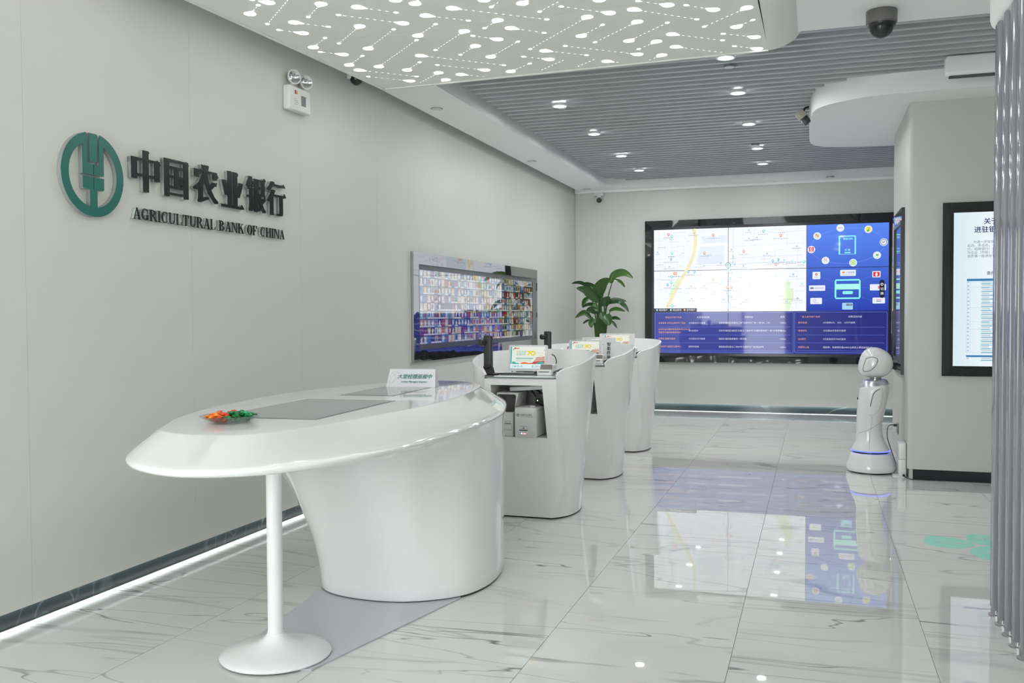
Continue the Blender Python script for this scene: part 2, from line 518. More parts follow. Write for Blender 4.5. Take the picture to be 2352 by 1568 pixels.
DROPS = [(0.62, 5.16, 0.55, 5.08), (0.38, 5.31, 0.53, 5.18), (0.92, 5.29, 0.71, 5.49), (0.82, 5.1, 0.37, 5.53), (0.56, 5.56, 0.73, 5.72), (0.49, 5.79, 0.37, 5.67), (1.11, 5.42, 1.3, 5.6), (1.25, 5.82, 0.92, 5.52), (0.94, 5.78, 0.61, 6.09), (0.38, 6.12, 0.58, 5.94), (0.5, 6.36, 0.37, 6.24), (0.75, 6.28, 1.13, 5.92), (0.4, 6.64, 0.62, 6.44), (0.4, 6.8, 0.76, 7.14), (0.6, 6.76, 1.18, 6.2), (0.65, 7.26, 0.38, 7.01), (0.77, 6.93, 0.96, 6.75), (1.23, 6.11, 1.45, 5.91), (1.46, 5.72, 1.69, 5.91), (1.49, 5.48, 1.57, 5.39), (1.68, 5.64, 2.2, 6.06), (1.58, 6.12, 1.21, 6.48), (1.04, 6.58, 1.56, 7.05), (0.98, 7.09, 0.69, 7.35), (0.95, 7.32, 0.86, 7.39), (1.13, 7.2, 1.31, 7.34), (1.37, 7.14, 1.06, 6.87), (1.54, 6.79, 1.86, 6.48), (1.53, 6.48, 1.34, 6.66), (1.74, 6.38, 1.6, 6.24), (1.88, 5.97, 1.74, 6.1), (2.14, 5.7, 2.23, 5.62), (2.06, 5.57, 1.93, 5.7), (1.91, 6.16, 2.1, 6.34), (1.55, 7.25, 1.77, 7.07), (1.98, 6.77, 2.25, 6.99), (1.95, 7.01, 1.78, 6.87), (2.33, 6.5, 2.53, 6.3), (2.47, 6.1, 1.89, 6.69), (2.63, 6.07, 2.36, 5.84), (2.43, 5.69, 2.2, 5.89), (2.77, 6.31, 2.39, 6.68), (2.79, 6.05, 3.16, 6.39), (2.63, 6.73, 2.96, 6.4), (2.36, 7.21, 2.49, 7.31), (2.34, 7.07, 2.08, 7.31), (2.11, 7.01, 1.76, 7.33), (2.63, 7.1, 2.16, 6.7), (2.82, 6.81, 2.66, 6.96), (3.02, 6.04, 2.85, 5.9), (2.95, 6.67, 3.28, 6.94), (2.93, 6.99, 3.27, 7.28), (2.97, 7.24, 2.91, 7.31), (2.8, 7.18, 2.67, 7.3), (3.29, 6.23, 3.13, 6.08), (3.5, 6.26, 3.19, 6.57), (3.4, 6.65, 3.52, 6.53), (3.51, 6.94, 3.3, 6.78), (3.51, 7.25, 3.35, 7.12), (1.4, 5.38, 1.38, 5.28), (1.93, 5.56, 2.01, 5.5), (2.62, 5.8, 2.69, 5.74)]
NOBIG = {3, 32, 40, 45, 46, 52}      # the big cutout is cut off by the panel edge
def drop_mesh():
    m = MB(); n = 14; rad = 0.0385
    ring = [(rad * math.cos(a), rad * math.sin(a)) for a in [math.radians(48 + i * (264) / n) for i in range(n + 1)]]
    ring = [(0.068, 0.0)] + ring
    m.prism(ring, -0.0015, 0.0, Mz)
    return m
_t = drop_mesh(); dm = bpy.data.meshes.new('teardrop_light'); dm.from_pydata(_t.v, [], _t.f); dm.materials.append(M_drop); dm.update()
_t = MB().prism([(0.017 * math.cos(i * PI / 6), 0.013 * math.sin(i * PI / 6)) for i in range(12)], -0.0015, 0.0, Mz)
sm = bpy.data.meshes.new('dot_light'); sm.from_pydata(_t.v, [], _t.f); sm.materials.append(M_drop); sm.update()
dash = MB()
def put_drop(bx, by, sx, sy, big=True, small=True, real=True, acc=None):
    ang = math.atan2(sy - by, sx - bx); L = math.hypot(sx - bx, sy - by)
    if real:
        if big and by < 7.38:
            o = mesh_obj('teardrop_light', dm, lp, False); o.location = Vector((bx, by, 3.600)) - wloc(lp); o.rotation_euler = (0, 0, ang)
        if small and sy < 7.25 and sx < 3.55 and sy > 4.95:
            o = mesh_obj('dot_light', sm, lp, False); o.location = Vector((sx, sy, 3.600)) - wloc(lp); o.rotation_euler = (0, 0, ang)
    else:
        M = Matrix.Translation((bx, by, 3.6)) @ Matrix.Rotation(ang, 4, 'Z')
        acc.prism([(0.068, 0)] + [(0.041 * math.cos(a), 0.041 * math.sin(a)) for a in [math.radians(48 + i * 264 / 8) for i in range(9)]], -0.0015, 0, M)
    k = 0.085
    M = Matrix.Translation((bx, by, 3.6)) @ Matrix.Rotation(ang, 4, 'Z')
    while k < L - 0.03:
        dash.flat([(k, -0.0021), (k + 0.020, -0.0021), (k + 0.020, 0.0021), (k, 0.0021)][::-1], -0.0012, M)
        k += 0.052
for i, d in enumerate(DROPS):
    put_drop(*d, big=i not in NOBIG)
o = obj('dash_lights', dash, mat('dash_glow', (0.9, 0.9, 0.9), 0.5, emit=(1.0, 0.97, 0.98), es=1.3), lp, smooth=0); o['kind'] = 'stuff'
acc = MB()
dash = MB()
for dy in (-2.42, -4.84):
    for d in DROPS:
        if d[1] + dy < 4.95 and d[1] + dy > -0.9: put_drop(d[0], d[1] + dy, d[2], d[3] + dy, real=False, acc=acc)
o = obj('cutout_lights', acc, M_drop, lp, smooth=0); o['kind'] = 'stuff'

# downlights
def lamp_data(name, w, size):
    l = bpy.data.lights.new(name, 'AREA'); l.shape = 'DISK'; l.size = size; l.energy = w; l.color = (0.97, 0.985, 1.0)
    return l
LAMP = lamp_data('downlight_lamp', DOWNLIGHT_W, 0.12)
LAMP2 = lamp_data('fill_lamp_front', FRONT_FILL_W, 0.16)
def make_downlight(loc, label, z, vis=True):
    t = thing('downlight', label, 'ceiling light', (loc[0], loc[1], z), 'round downlights in the slatted ceiling')
    obj('trim_ring', MB().lathe([(0.066, 0.0), (0.082, 0.0), (0.084, 0.004), (0.078, 0.03), (0.066, 0.03)], n=28), M_satin, t, world=False)
    obj('lamp_face', MB().lathe([(0.0005, 0.008), (0.066, 0.006), (0.066, 0.02)], n=28), M_lampface, t, world=False)
    l = bpy.data.objects.new('lamp', LAMP); COL.objects.link(l); l.parent = t; l.location = (0, 0, -0.004)
    return t
LEFTL = [9.36, 10.94, 12.58, 13.93]; RIGHTL = [8.07, 9.39, 10.97, 12.62, 13.94]
nm = ['nearest', 'second', 'third', 'fourth', 'farthest']
for i, yy in enumerate(LEFTL):
    make_downlight((1.395, yy), '%s round white downlight of the left row in the slatted ceiling' % (nm[i] if i < 3 else 'farthest'), 3.77)
for i, yy in enumerate(RIGHTL):
    make_downlight((3.20, yy), '%s round white downlight of the right row in the slatted ceiling' % nm[i], 3.77)
# unseen fill lamps added to brighten the room front and behind the louvers
for p in ((4.6, 1.2), (4.6, 4.0), (4.6, -1.2), (6.6, 8.0)):
    l = bpy.data.objects.new('lamp', LAMP2); COL.objects.link(l); l.location = (p[0], p[1], 3.68 if p[1] < 7 else 3.76)

# flat grey ceiling discs
def disc_thing(x, y, z, r, label, group=None):
    t = thing('ceiling_sensor', label, 'sensor', (x, y, z), group)
    obj('rim', MB().lathe([(r * 0.84, 0.0), (r, 0.0), (r, 0.012), (r * 0.84, 0.012)], n=24), M_steelg, t, world=False)
    obj('cover', MB().lathe([(0.001, -0.004), (r * 0.8, -0.003), (r * 0.83, 0.004), (r * 0.83, 0.012)], n=24), M_plast, t, world=False)
for x, y, lb in ((0.295, 8.68, 'flat grey disc in left soffit, nearest beside the glowing panel'), (0.267, 12.07, 'flat grey disc in the left soffit, second along'),
                 (0.312, 15.06, 'flat grey disc in soffit at the far left corner'), (4.142, 15.06, 'flat grey disc in the back soffit above the video wall')):
    disc_thing(x, y, 3.685, 0.062, lb)
for x, y, lb in ((3.20, 8.43, 'round grey sensor behind nearest right downlight'), (1.385, 9.50, 'round grey sensor behind nearest left downlight'), (3.184, 12.43, 'small dark sensor just before fourth right downlight')):
    disc_thing(x, y, 3.784, 0.052, lb)

# dome camera
t = thing('dome_camera', 'grey dome security camera on plain ceiling at upper right', 'camera', (4.357, 6.92, 3.69))
obj('housing', MB().lathe([(0.001, 0), (0.100, 0), (0.102, -0.004), (0.102, -0.082), (0.096, -0.09), (0.001, -0.09)], n=36), mat('taupe_metal', (0.16, 0.155, 0.15), 0.4, metal=0.3), t, world=False)
obj('collar', MB().lathe([(0.05, -0.088), (0.094, -0.088), (0.092, -0.102), (0.078, -0.112), (0.05, -0.112)], n=36), M_black, t, world=False)
obj('lens_core', MB().lathe([(0.001, -0.105), (0.045, -0.108), (0.05, -0.135), (0.03, -0.158), (0.001, -0.162)], n=24), M_black, t, world=False)
obj('clear_dome', MB().lathe([(0.078, -0.11)] + [(0.078 * math.cos(a), -0.11 - 0.075 * math.sin(a)) for a in [i / 8 * PI / 2 for i in range(1, 8)]] + [(0.001, -0.185)], n=32), clear_mat('smoked_dome', (0.06, 0.06, 0.065), 0.45), t, world=False)

# dark dome camera beside the light panel on the left wall
t = thing('dome_camera', 'small black camera on left wall peeking below the perforated panel edge', 'camera', (0.022, 7.35, 3.69))
obj('mount', MB().rbox(0.0, 0.05, -0.05, 0.05, -0.01, 0.05, 0.008), M_plast, t, world=False)
obj('camera_body', MB().lathe([(0.001, 0.0), (0.055, 0.0), (0.058, -0.02), (0.045, -0.05), (0.02, -0.068), (0.001, -0.07)], c=(0.07, 0, 0.01), n=20), M_black, t, world=False)

# bullet camera in far corner
t = thing('bullet_camera', 'white bullet camera with black lens under the far left ceiling corner', 'camera', (0.46, 15.33, 3.60))
obj('bracket', MB().rbox(-0.09, 0.07, -0.02, 0.075, 0.0, 0.055, 0.006).rbox(-0.03, 0.03, -0.03, 0.03, -0.05, 0.005, 0.006), M_plast, t, world=False)
Mc = Matrix.Translation((0.0, -0.04, -0.07)) @ Matrix.Rotation(math.radians(18), 4, 'Z') @ Matrix.Rotation(math.radians(100), 4, 'X')
obj('camera_body', MB().lathe([(0.001, -0.09), (0.05, -0.09), (0.055, -0.07), (0.055, 0.08), (0.048, 0.085), (0.001, 0.085)], n=24, M=Mc), M_plast, t, world=False)
obj('lens', MB().lathe([(0.001, 0.0855), (0.046, 0.0855), (0.046, 0.094), (0.001, 0.10)], n=24, M=Mc), M_black, t, world=False)

# camera on canopy edge
t = thing('spot_camera', 'small black and tan camera on the rounded canopy edge', 'camera', (3.86, 10.2, 3.70))
obj('bracket', MB().tube([(0.0, 0, 0.06), (-0.04, 0, 0.05), (-0.06, 0, 0.0)], 0.012), M_black, t, world=False)
Mc = Matrix.Translation((-0.07, 0, -0.03)) @ Matrix.Rotation(math.radians(-38), 4, 'Y')
obj('camera_body', MB().rbox(-0.045, 0.045, -0.05, 0.05, -0.03, 0.06, 0.008, M=Mc), mat('tan_plastic', (0.36, 0.33, 0.27), 0.5), t, world=False)
obj('lens_hood', MB().rbox(-0.038, 0.038, -0.042, 0.042, -0.10, -0.028, 0.006, M=Mc), M_black, t, world=False)

# air unit at the ceiling right
t = thing('air_curtain', 'white rounded ceiling air unit with dark underside slot by the louvers', 'air unit', (5.0, 8.75, 3.62))
obj('casing', MB().rbox(4.975, 6.1, 8.70, 8.80, 3.625, 3.80, 0.035, 4), M_satin, t)
obj('outlet_slot', MB().rbox(5.01, 6.05, 8.725, 8.79, 3.612, 3.635, 0.008), mat('slot_dark', (0.06, 0.06, 0.065), 0.5), t)

# ------------------------------------------------------------------ column on the right
cx0, cy0, cx1, cy1 = 4.783, 9.62, 6.4, 11.5
def col_ring(z, g=0.0):
    r = 0.035
    return [(p[0], p[1], z) for p in rr(cx0 + g, cy0 + g, cx1 - g, cy1 - g, r, 5)]
wc = struct(obj('wall_column', MB().loft([col_ring(0.0, 0.02), col_ring(0.10, 0.02), col_ring(0.10), col_ring(3.613)]), M_col, smooth=40))
struct(obj('baseboard_column', MB().box(4.83, 6.36, 9.610, 9.64, 0.0, 0.098), M_base, smooth=0))

def screen_frame(t, M, w, h, border, depth, m_frame, mitre_drop=0.012):
    """four mitred rails around an opening w x h (origin = opening lower left), sloping inward"""
    b = border
    P = [(-b, -b), (w + b, -b), (w + b, h + b), (-b, h + b)]
    Q = [(0, 0), (w, 0), (w, h), (0, h)]
    for i in range(4):
        j = (i + 1) % 4
        o0, o1, i1, i0 = P[i], P[j], Q[j], Q[i]
        vs = [M @ Vector((*o0, 0.0)), M @ Vector((*o1, 0.0)), M @ Vector((*i1, 0.0)), M @ Vector((*i0, 0.0)),
              M @ Vector((*o0, depth)), M @ Vector((*o1, depth)), M @ Vector((*i1, depth - mitre_drop)), M @ Vector((*i0, depth - mitre_drop))]
        obj('frame_rail', MB().add(vs, [(0, 3, 2, 1), (4, 5, 6, 7), (0, 1, 5, 4), (1, 2, 6, 5), (2, 3, 7, 6), (3, 0, 4, 7)]), m_frame, t, smooth=0)

def scr(name, col, es=1.0, ior=1.45, base=(0.01, 0.01, 0.012), rough=0.04):
    return mat(name, base, rough, ior=ior, emit=col, es=es)

# portrait notice screen on the column front
t = thing('notice_screen', 'lit portrait screen with white notice and blue table on column front', 'screen', (5.62, 9.62, 1.02))
M = frame((5.168, 9.619, 1.10), (1, 0, 0), (0, 0, 1))
wS, hS = 0.86, 1.445
screen_frame(t, M, wS, hS, 0.095, 0.035, M_mirror)
bz = MB(); 
for a in ((-0.03, -0.03, wS + 0.03, 0.0), (-0.03, hS, wS + 0.03, hS + 0.03), (-0.03, 0, 0, hS), (wS, 0, wS + 0.03, hS)):
    bz.prism([(a[0], a[1]), (a[2], a[1]), (a[2], a[3]), (a[0], a[3])], 0.0, 0.028, M)
obj('bezel', bz, M_bezel, t, smooth=0)
def grad_screen(name, c0, c1, es, axis, a, b, ior=1.45):
    """emission runs from c0 to c1 along a world axis: what the display itself shows"""
    m = mat(name, (0.01, 0.01, 0.012), 0.04, ior=ior, emit=c0, es=es)
    N, L, bs = nodes(m)
    g = N.new('ShaderNodeNewGeometry'); sp = N.new('ShaderNodeSeparateXYZ'); L.new(g.outputs['Position'], sp.inputs[0])
    mr = N.new('ShaderNodeMapRange'); mr.inputs['From Min'].default_value = a; mr.inputs['From Max'].default_value = b
    L.new(sp.outputs[axis], mr.inputs['Value'])
    mx = N.new('ShaderNodeMix'); mx.data_type = 'RGBA'; mx.inputs[6].default_value = (*c0, 1); mx.inputs[7].default_value = (*c1, 1)
    L.new(mr.outputs[0], mx.inputs[0]); L.new(mx.outputs[2], bs.inputs['Emission Color'])
    return m
M_notice = grad_screen('notice_backlight', srgb(214, 232, 240), srgb(236, 244, 250), 1.0, 'X', 5.17, 5.5)
M_notice.node_tree.nodes['Principled BSDF'].inputs['Roughness'].default_value = 0.3
obj('display', MB().prism([(0, 0), (wS, 0), (wS, hS), (0, hS)], 0.0, 0.012, M), M_notice, t, smooth=0)
pn = Panel(M, t)
nvy = scr('print_navy', srgb(24, 36, 96)); dk = scr('print_grey', srgb(90, 100, 110)); tb = scr('print_table_blue', srgb(58, 126, 180)); pb = scr('print_pale_blue', srgb(186, 226, 240)); wh = scr('print_white', srgb(240, 247, 250)); ln = scr('print_line', srgb(150, 195, 215))
W1 = 0.0135
pn.text('heading', nvy, '关于公布', 0.255, 1.335, 0.062, W1, offset=0.0012)
pn.text('heading', nvy, '进驻银行', 0.175, 1.258, 0.062, W1, offset=0.0012)
for i, s in enumerate(('      为进一步优化营商环境', '近办、多点办、一次办', '行、招商银行）合作，在', '为企业（市民）提供渠道', '组的第一批进驻事项公布')):
    pn.text('notice_text', dk, s, 0.118, 1.155 - i * 0.033, 0.030, W1)
pn.text('notice_text', dk, '委托办', 0.285, 0.86, 0.036, W1, offset=0.0008)
pn.rect('table_header', tb, 0.118, 0.800, 0.80, 0.822, W1)
y = 0.800; k = 0
while y > 0.055:
    h = 0.0179
    pn.rect('table_rows', pb if k % 2 else wh, 0.24, y - h + 0.001, 0.80, y, W1)
    pn.rect('table_text', dk, 0.245, y - h * 0.62, 0.245 + random.uniform(0.06, 0.15), y - h * 0.42, W1 + 0.0006)
    if k % 2 == 0: pn.rect('table_text', ln, 0.122, y - h * 0.8, 0.138, y - h * 0.2, W1 + 0.0006)
    y -= h; k += 1
    if y < 0.13 and y > 0.105:
        pn.rect('table_header', tb, 0.116, y - 0.034, 0.80, y - 0.016, W1); y -= 0.036
for u in (0.118, 0.148, 0.24): pn.line('table_lines', ln, [(u, 0.80), (u, 0.13)], 0.0015, W1 + 0.0004)
for v in (0.74, 0.55, 0.42, 0.35, 0.13): pn.line('table_lines', ln, [(0.118, v), (0.24, v)], 0.0015, W1 + 0.0004)
pn.done(stuff=('table_text', 'table_rows', 'table_lines', 'notice_text', 'table_header'))

# landscape of the same kind on the column's left face, seen edge-on
t = thing('side_screen', 'dark mirror screen seen edge-on on the left face of column', 'screen', (4.783, 10.63, 1.0))
M = frame((4.782, 11.06, 1.10), (0, -1, 0), (0, 0, 1))
screen_frame(t, M, 0.87, 1.445, 0.12, 0.030, M_mirror)
obj('display', MB().prism([(0, 0), (0.87, 0), (0.87, 1.445), (0, 1.445)], 0.0, 0.016, M), black_mirror('dark_glass_display', 2.0), t, smooth=0)
bz = MB()
for a in ((0, 0, 0.87, 0.035), (0, 1.41, 0.87, 1.445), (0, 0.035, 0.03, 1.41), (0.84, 0.035, 0.87, 1.41)):
    bz.prism([(a[0], a[1]), (a[2], a[1]), (a[2], a[3]), (a[0], a[3])], 0.016, 0.03, M)
obj('bezel', bz, M_grey, t, smooth=0)

# ------------------------------------------------------------------ louver screen at the right edge
M_fin = add_noise_tint(mat('louver_grey_paint', (0.235, 0.24, 0.26), 0.09, ior=1.6), 5, 0.03)
t = thing('louver_screen', 'row of tall grey vertical louver fins along the right edge', 'partition', (4.85, 4.6, 0))
k = 0
for i in range(8):
    yy = 5.42 - i * 0.163
    x0 = 4.826 + i * 0.0035
    o = obj('louver_fin', MB().rbox(x0, x0 + 0.055, yy - 0.048, yy + 0.048, 0.035, 3.118, 0.004, 2), M_fin, t, smooth=40)
    obj('floor_collar', MB().lathe([(0.042, 0.0), (0.042, 0.006), (0.030, 0.010), (0.030, 0.036), (0.001, 0.036)], c=(x0 + 0.0275, yy, 0), n=20), M_steelg, o)
obj('top_rail', MB().rbox(4.815, 5.3, 3.6, 5.62, 3.115, 3.69, 0.06, 4), M_soffit, t, smooth=40)

# ------------------------------------------------------------------ left wall: bank sign
M_acry = clear_mat('clear_acrylic', (0.75, 0.77, 0.76), 0.38)
clear_mat('acrylic_edge', (0.72, 0.74, 0.73), 0.30)
M_signg = mat('sign_green', srgb(28, 104, 92), 0.3)
M_signb = mat('sign_black_green', (0.012, 0.020, 0.020), 0.15)
sg = thing('wall_sign', 'raised bank sign with green round emblem and black lettering on left wall', 'sign', (0.022, 5.2, 2.2))
def wallM(y, z): return frame((0.022, y, z), (0, 1, 0), (0, 0, 1))
def slabs(polys, M, face, name):
    o = obj(name, sum_mb(polys, 0.027, 0.031, M), face, sg, smooth=25)
    obj('acrylic_backing', sum_mb(polys, 0.0, 0.0268, M), M_acry, o, smooth=25)
    return o
def sum_mb(polys, w0, w1, M):
    m = MB()
    for p in polys: m.prism(p, w0, w1, M)
    return m
# emblem
def arcband(r0, r1, a0, a1, n=40):
    o = [(r1 * math.cos(math.radians(a0 + (a1 - a0) * i / n)), r1 * math.sin(math.radians(a0 + (a1 - a0) * i / n))) for i in range(n + 1)]
    q = [(r0 * math.cos(math.radians(a0 + (a1 - a0) * i / n)), r0 * math.sin(math.radians(a0 + (a1 - a0) * i / n))) for i in range(n + 1)]
    return [[o[i], o[i + 1], q[i + 1], q[i]] for i in range(n)]
def emblem_polys(Rr=0.237):
    k = Rr / 0.237
    b = arcband(Rr * 0.775, Rr, 90 + 13, 450 - 13)
    P = [[q[0] for q in b] + [b[-1][1], b[-1][2]] + [q[3] for q in b[::-1]]]
    def q(*a): P.append([(x * k, y * k) for x, y in a])
    q((-0.031, 0.085), (-0.022, 0.073), (0.022, 0.073), (0.031, 0.085), (0.031, 0.231), (-0.031, 0.231))
    for s in (-1, 1):
        q((s * 0.044, 0.179), (s * 0.08, 0.165), (s * 0.08, 0.0), (s * 0.003, 0.0), (s * 0.003, 0.058), (s * 0.044, 0.058))
        q((s * 0.08, -0.013), (s * 0.003, -0.013), (s * 0.003, -0.085), (s * 0.070, -0.085), (s * 0.08, -0.078))
    q((-0.027, -0.085), (0.027, -0.0855), (0.027, -0.1818), (-0.027, -0.1818))
    return P
o = slabs(emblem_polys(), wallM(4.247, 2.411), M_signg, 'emblem'); o['label'] = 'green round emblem with ear of grain'
# characters: heavy verticals, light horizontals
def char_obj(ch, yc, z0, wd, ht):
    vs, fs = text_mesh(ch, 1.0, offset=-0.010)
    xs = [v[0] for v in vs]; zs = [v[1] for v in vs]
    x0, x1, b0, b1 = min(xs), max(xs), min(zs), max(zs)
    sx = (wd - 0.034) / (x1 - x0); sz = ht / (b1 - b0)
    M = wallM(yc, z0)
    def build(w0, w1):
        m = MB()
        for n, dx in enumerate((-0.017, -0.0085, 0.0, 0.0085, 0.017)):
            e = n * 0.00015
            # front and back faces plus walls along boundary edges
            P = [((v[0] - x0) * sx + dx - (wd - 0.034) / 2, (v[1] - b0) * sz) for v in vs]
            m.add([M @ Vector((a, b, w1 + e)) for a, b in P], fs)
            cnt = {}
            for f in fs:
                for i in range(len(f)):
                    a, b = f[i], f[(i + 1) % len(f)]
                    cnt[(a, b)] = cnt.get((a, b), 0) + 1
            key = {}
            for i, v in enumerate(vs): key.setdefault((round(v[0], 5), round(v[1], 5)), i)
            idx = [key[(round(v[0], 5), round(v[1], 5))] for v in vs]
            eds = {}
            for a, b in cnt: eds[(idx[a], idx[b])] = 1
            sv = []; sf = []
            for (a, b) in eds:
                if (b, a) in eds or a == b: continue
                o_ = len(sv)
                sv += [M @ Vector((*P[a], w0)), M @ Vector((*P[b], w0)), M @ Vector((*P[b], w1 + e)), M @ Vector((*P[a], w1 + e))]
                sf.append((o_, o_ + 1, o_ + 2, o_ + 3))
            m.add(sv, sf)
        return m
    def heads(m, w0, w1):
        for tri in SERIF.get(ch, ()):
            m.prism([((a - 0.5) * wd, b * ht) for a, b in tri], w0, w1 + 0.0004, M)
        return m
    o = obj('character', heads(build(0.027, 0.031), 0.027, 0.031), M_signb, sg, smooth=0, fix=False)
    obj('acrylic_backing', heads(build(0.0, 0.0265), 0.0, 0.026), MATS['acrylic_edge'], o, smooth=0, fix=False)
# wedge-shaped stroke ends: where each character's heavy strokes begin and its light strokes stop
SERIF = {'中': [[(0.42, 1.0), (0.64, 0.975), (0.58, 0.90), (0.42, 0.90)], [(0.0, 0.80), (0.16, 0.74), (0.16, 0.66), (0.0, 0.66)], [(0.80, 0.72), (0.92, 0.83), (1.04, 0.73), (0.98, 0.66), (0.84, 0.66)]],
 '国': [[(0.0, 1.0), (0.15, 0.94), (0.15, 0.86), (0.0, 0.86)], [(0.82, 0.93), (0.92, 1.02), (1.03, 0.93), (0.98, 0.86), (0.85, 0.86)], [(0.60, 0.77), (0.70, 0.83), (0.78, 0.75)], [(0.58, 0.50), (0.67, 0.56), (0.75, 0.48)], [(0.62, 0.25), (0.72, 0.31), (0.80, 0.23)]],
 '农': [[(0.82, 0.76), (0.93, 0.84), (1.02, 0.74), (0.90, 0.66)], [(0.34, 1.0), (0.58, 0.96), (0.52, 0.88), (0.36, 0.9)], [(0.85, 0.52), (0.95, 0.60), (0.92, 0.48)]],
 '业': [[(0.30, 1.0), (0.48, 0.97), (0.46, 0.9), (0.30, 0.9)], [(0.58, 1.0), (0.76, 0.97), (0.74, 0.9), (0.58, 0.9)], [(0.82, 0.03), (0.92, 0.13), (1.02, 0.0)]],
 '银': [[(0.84, 0.96), (0.92, 1.02), (1.0, 0.95), (0.94, 0.88)], [(0.36, 0.74), (0.43, 0.80), (0.48, 0.72)], [(0.88, 0.45), (0.97, 0.53), (0.96, 0.42)]],
 '行': [[(0.80, 0.88), (0.90, 0.98), (1.0, 0.87)], [(0.86, 0.60), (0.95, 0.70), (1.04, 0.59)], [(0.28, 1.0), (0.42, 0.95), (0.36, 0.88)]]}
for ch, a, wd in zip('中国农业银行', [4.553, 4.846, 5.125, 5.430, 5.722, 5.988], [0.252, 0.235, 0.272, 0.262, 0.252, 0.252]):
    char_obj(ch, a + wd / 2, 2.366, wd, 0.252 if ch != '国' else 0.238)
# latin letters with serifs
T, tn, so, sh = 0.17, 0.055, 0.055, 0.045
def stem(x, w=T, top=True, bot=True, y0=0, y1=1):
    p = [[(x, y0), (x + w, y0), (x + w, y1), (x, y1)]]
    if bot: p.append([(x - so, y0), (x + w + so, y0), (x + w + so, y0 + sh), (x - so, y0 + sh)])
    if top: p.append([(x - so, y1 - sh), (x + w + so, y1 - sh), (x + w + so, y1), (x - so, y1)])
    return p
def bar(x0, y0, x1, y1): return [[(x0, y0), (x1, y0), (x1, y1), (x0, y1)]]
def arc(cx, cy, rx, ry, a0, a1, th=T, tv=tn, n=20):
    P = []
    for i in range(n):
        q = []
        for a in (a0 + (a1 - a0) * i / n, a0 + (a1 - a0) * (i + 1) / n):
            r = math.radians(a); q.append((math.cos(r), math.sin(r)))
        (c0, s0), (c1, s1) = q
        P.append([(cx + rx * c0, cy + ry * s0), (cx + rx * c1, cy + ry * s1), (cx + (rx - th) * c1, cy + (ry - tv) * s1), (cx + (rx - th) * c0, cy + (ry - tv) * s0)])
    return P
def quad(*p): return [list(p)]
GL = {
 'A': (0.74, quad((0.07, 0), (0.13, 0), (0.385, 1), (0.335, 1)) + quad((0.325, 1), (0.43, 1), (0.70, 0), (0.50, 0)) + bar(0.2, 0.30, 0.56, 0.36) + bar(0, 0, 0.22, sh) + bar(0.44, 0, 0.76, sh)),
 'G': (0.74, arc(0.36, 0.5, 0.35, 0.51, 48, 318) + stem(0.5, T, True, False, 0.06, 0.46) + quad((0.56, 0.98), (0.6, 0.98), (0.6, 0.68), (0.57, 0.68))),
 'R': (0.76, stem(0.06) + arc(0.3, 0.74, 0.32, 0.26, -90, 90) + bar(0.2, 0.48, 0.33, 0.535) + bar(0.2, 0.945, 0.33, 1.0) + quad((0.30, 0.5), (0.45, 0.5), (0.74, 0.0), (0.56, 0.0)) + bar(0.56, 0, 0.80, sh)),
 'I': (0.32, stem(0.07)),
 'C': (0.70, arc(0.36, 0.5, 0.35, 0.51, 48, 312) + quad((0.58, 0.98), (0.62, 0.98), (0.62, 0.66), (0.59, 0.66))),
 'U': (0.74, stem(0.06, T, True, False, 0.3, 1) + stem(0.59, tn, True, False, 0.3, 1) + arc(0.352, 0.31, 0.292, 0.32, 180, 360, 0.12, 0.09)),
 'L': (0.64, stem(0.06) + bar(0.06, 0, 0.60, 0.05) + quad((0.60, 0), (0.64, 0.30), (0.60, 0.30), (0.52, 0.05))),
 'T': (0.72, stem(0.275) + bar(0.03, 0.95, 0.69, 1) + quad((0.03, 1), (0.03, 0.70), (0.065, 0.70), (0.14, 0.95)) + quad((0.69, 1), (0.69, 0.70), (0.655, 0.70), (0.58, 0.95))),
 'B': (0.72, stem(0.06) + arc(0.3, 0.755, 0.30, 0.245, -90, 90) + arc(0.3, 0.26, 0.36, 0.26, -90, 90) + bar(0.2, 0.485, 0.33, 0.54) + bar(0.2, 0.945, 0.33, 1) + bar(0.2, 0, 0.33, 0.055)),
 'N': (0.80, stem(0.07, tn, True, True) + stem(0.66, tn, True, False) + quad((0.06, 1), (0.25, 1), (0.715, 0), (0.62, 0))),
 'K': (0.78, stem(0.06) + quad((0.2, 0.40), (0.2, 0.48), (0.60, 1.0), (0.66, 1.0)) + quad((0.30, 0.56), (0.42, 0.70), (0.76, 0), (0.56, 0)) + bar(0.52, 0, 0.80, sh) + bar(0.52, 1 - sh, 0.74, 1)),
 'O': (0.74, arc(0.37, 0.5, 0.35, 0.51, 0, 360, T, tn, 32)),
 'F': (0.66, stem(0.06) + bar(0.06, 0.95, 0.60, 1) + bar(0.2, 0.48, 0.42, 0.535) + quad((0.60, 1), (0.62, 0.70), (0.585, 0.70), (0.50, 0.95)) + bar(0.40, 0.38, 0.43, 0.64)),
 'H': (0.80, stem(0.06) + stem(0.57) + bar(0.2, 0.48, 0.6, 0.535)),
}
s = 'AGRICULTURAL BANK OF CHINA'
tot = sum((GL[c][0] + 0.055) if c != ' ' else 0.36 for c in s)
LH = 0.070
sc = (6.232 - 4.566) / tot
xx = 4.566
for c in s:
    if c == ' ':
        xx += 0.36 * sc; continue
    w, polys = GL[c]
    Mw = wallM(xx, 2.196)
    pp = [[(a * sc, b * LH) for a, b in p] for p in polys]
    o = obj('letter', sum_mb(pp, 0.024, 0.027, Mw), M_signb, sg, smooth=25)
    obj('acrylic_backing', sum_mb(pp, 0.0, 0.0238, Mw), MATS['acrylic_edge'], o, smooth=25)
    xx += (w + 0.055) * sc

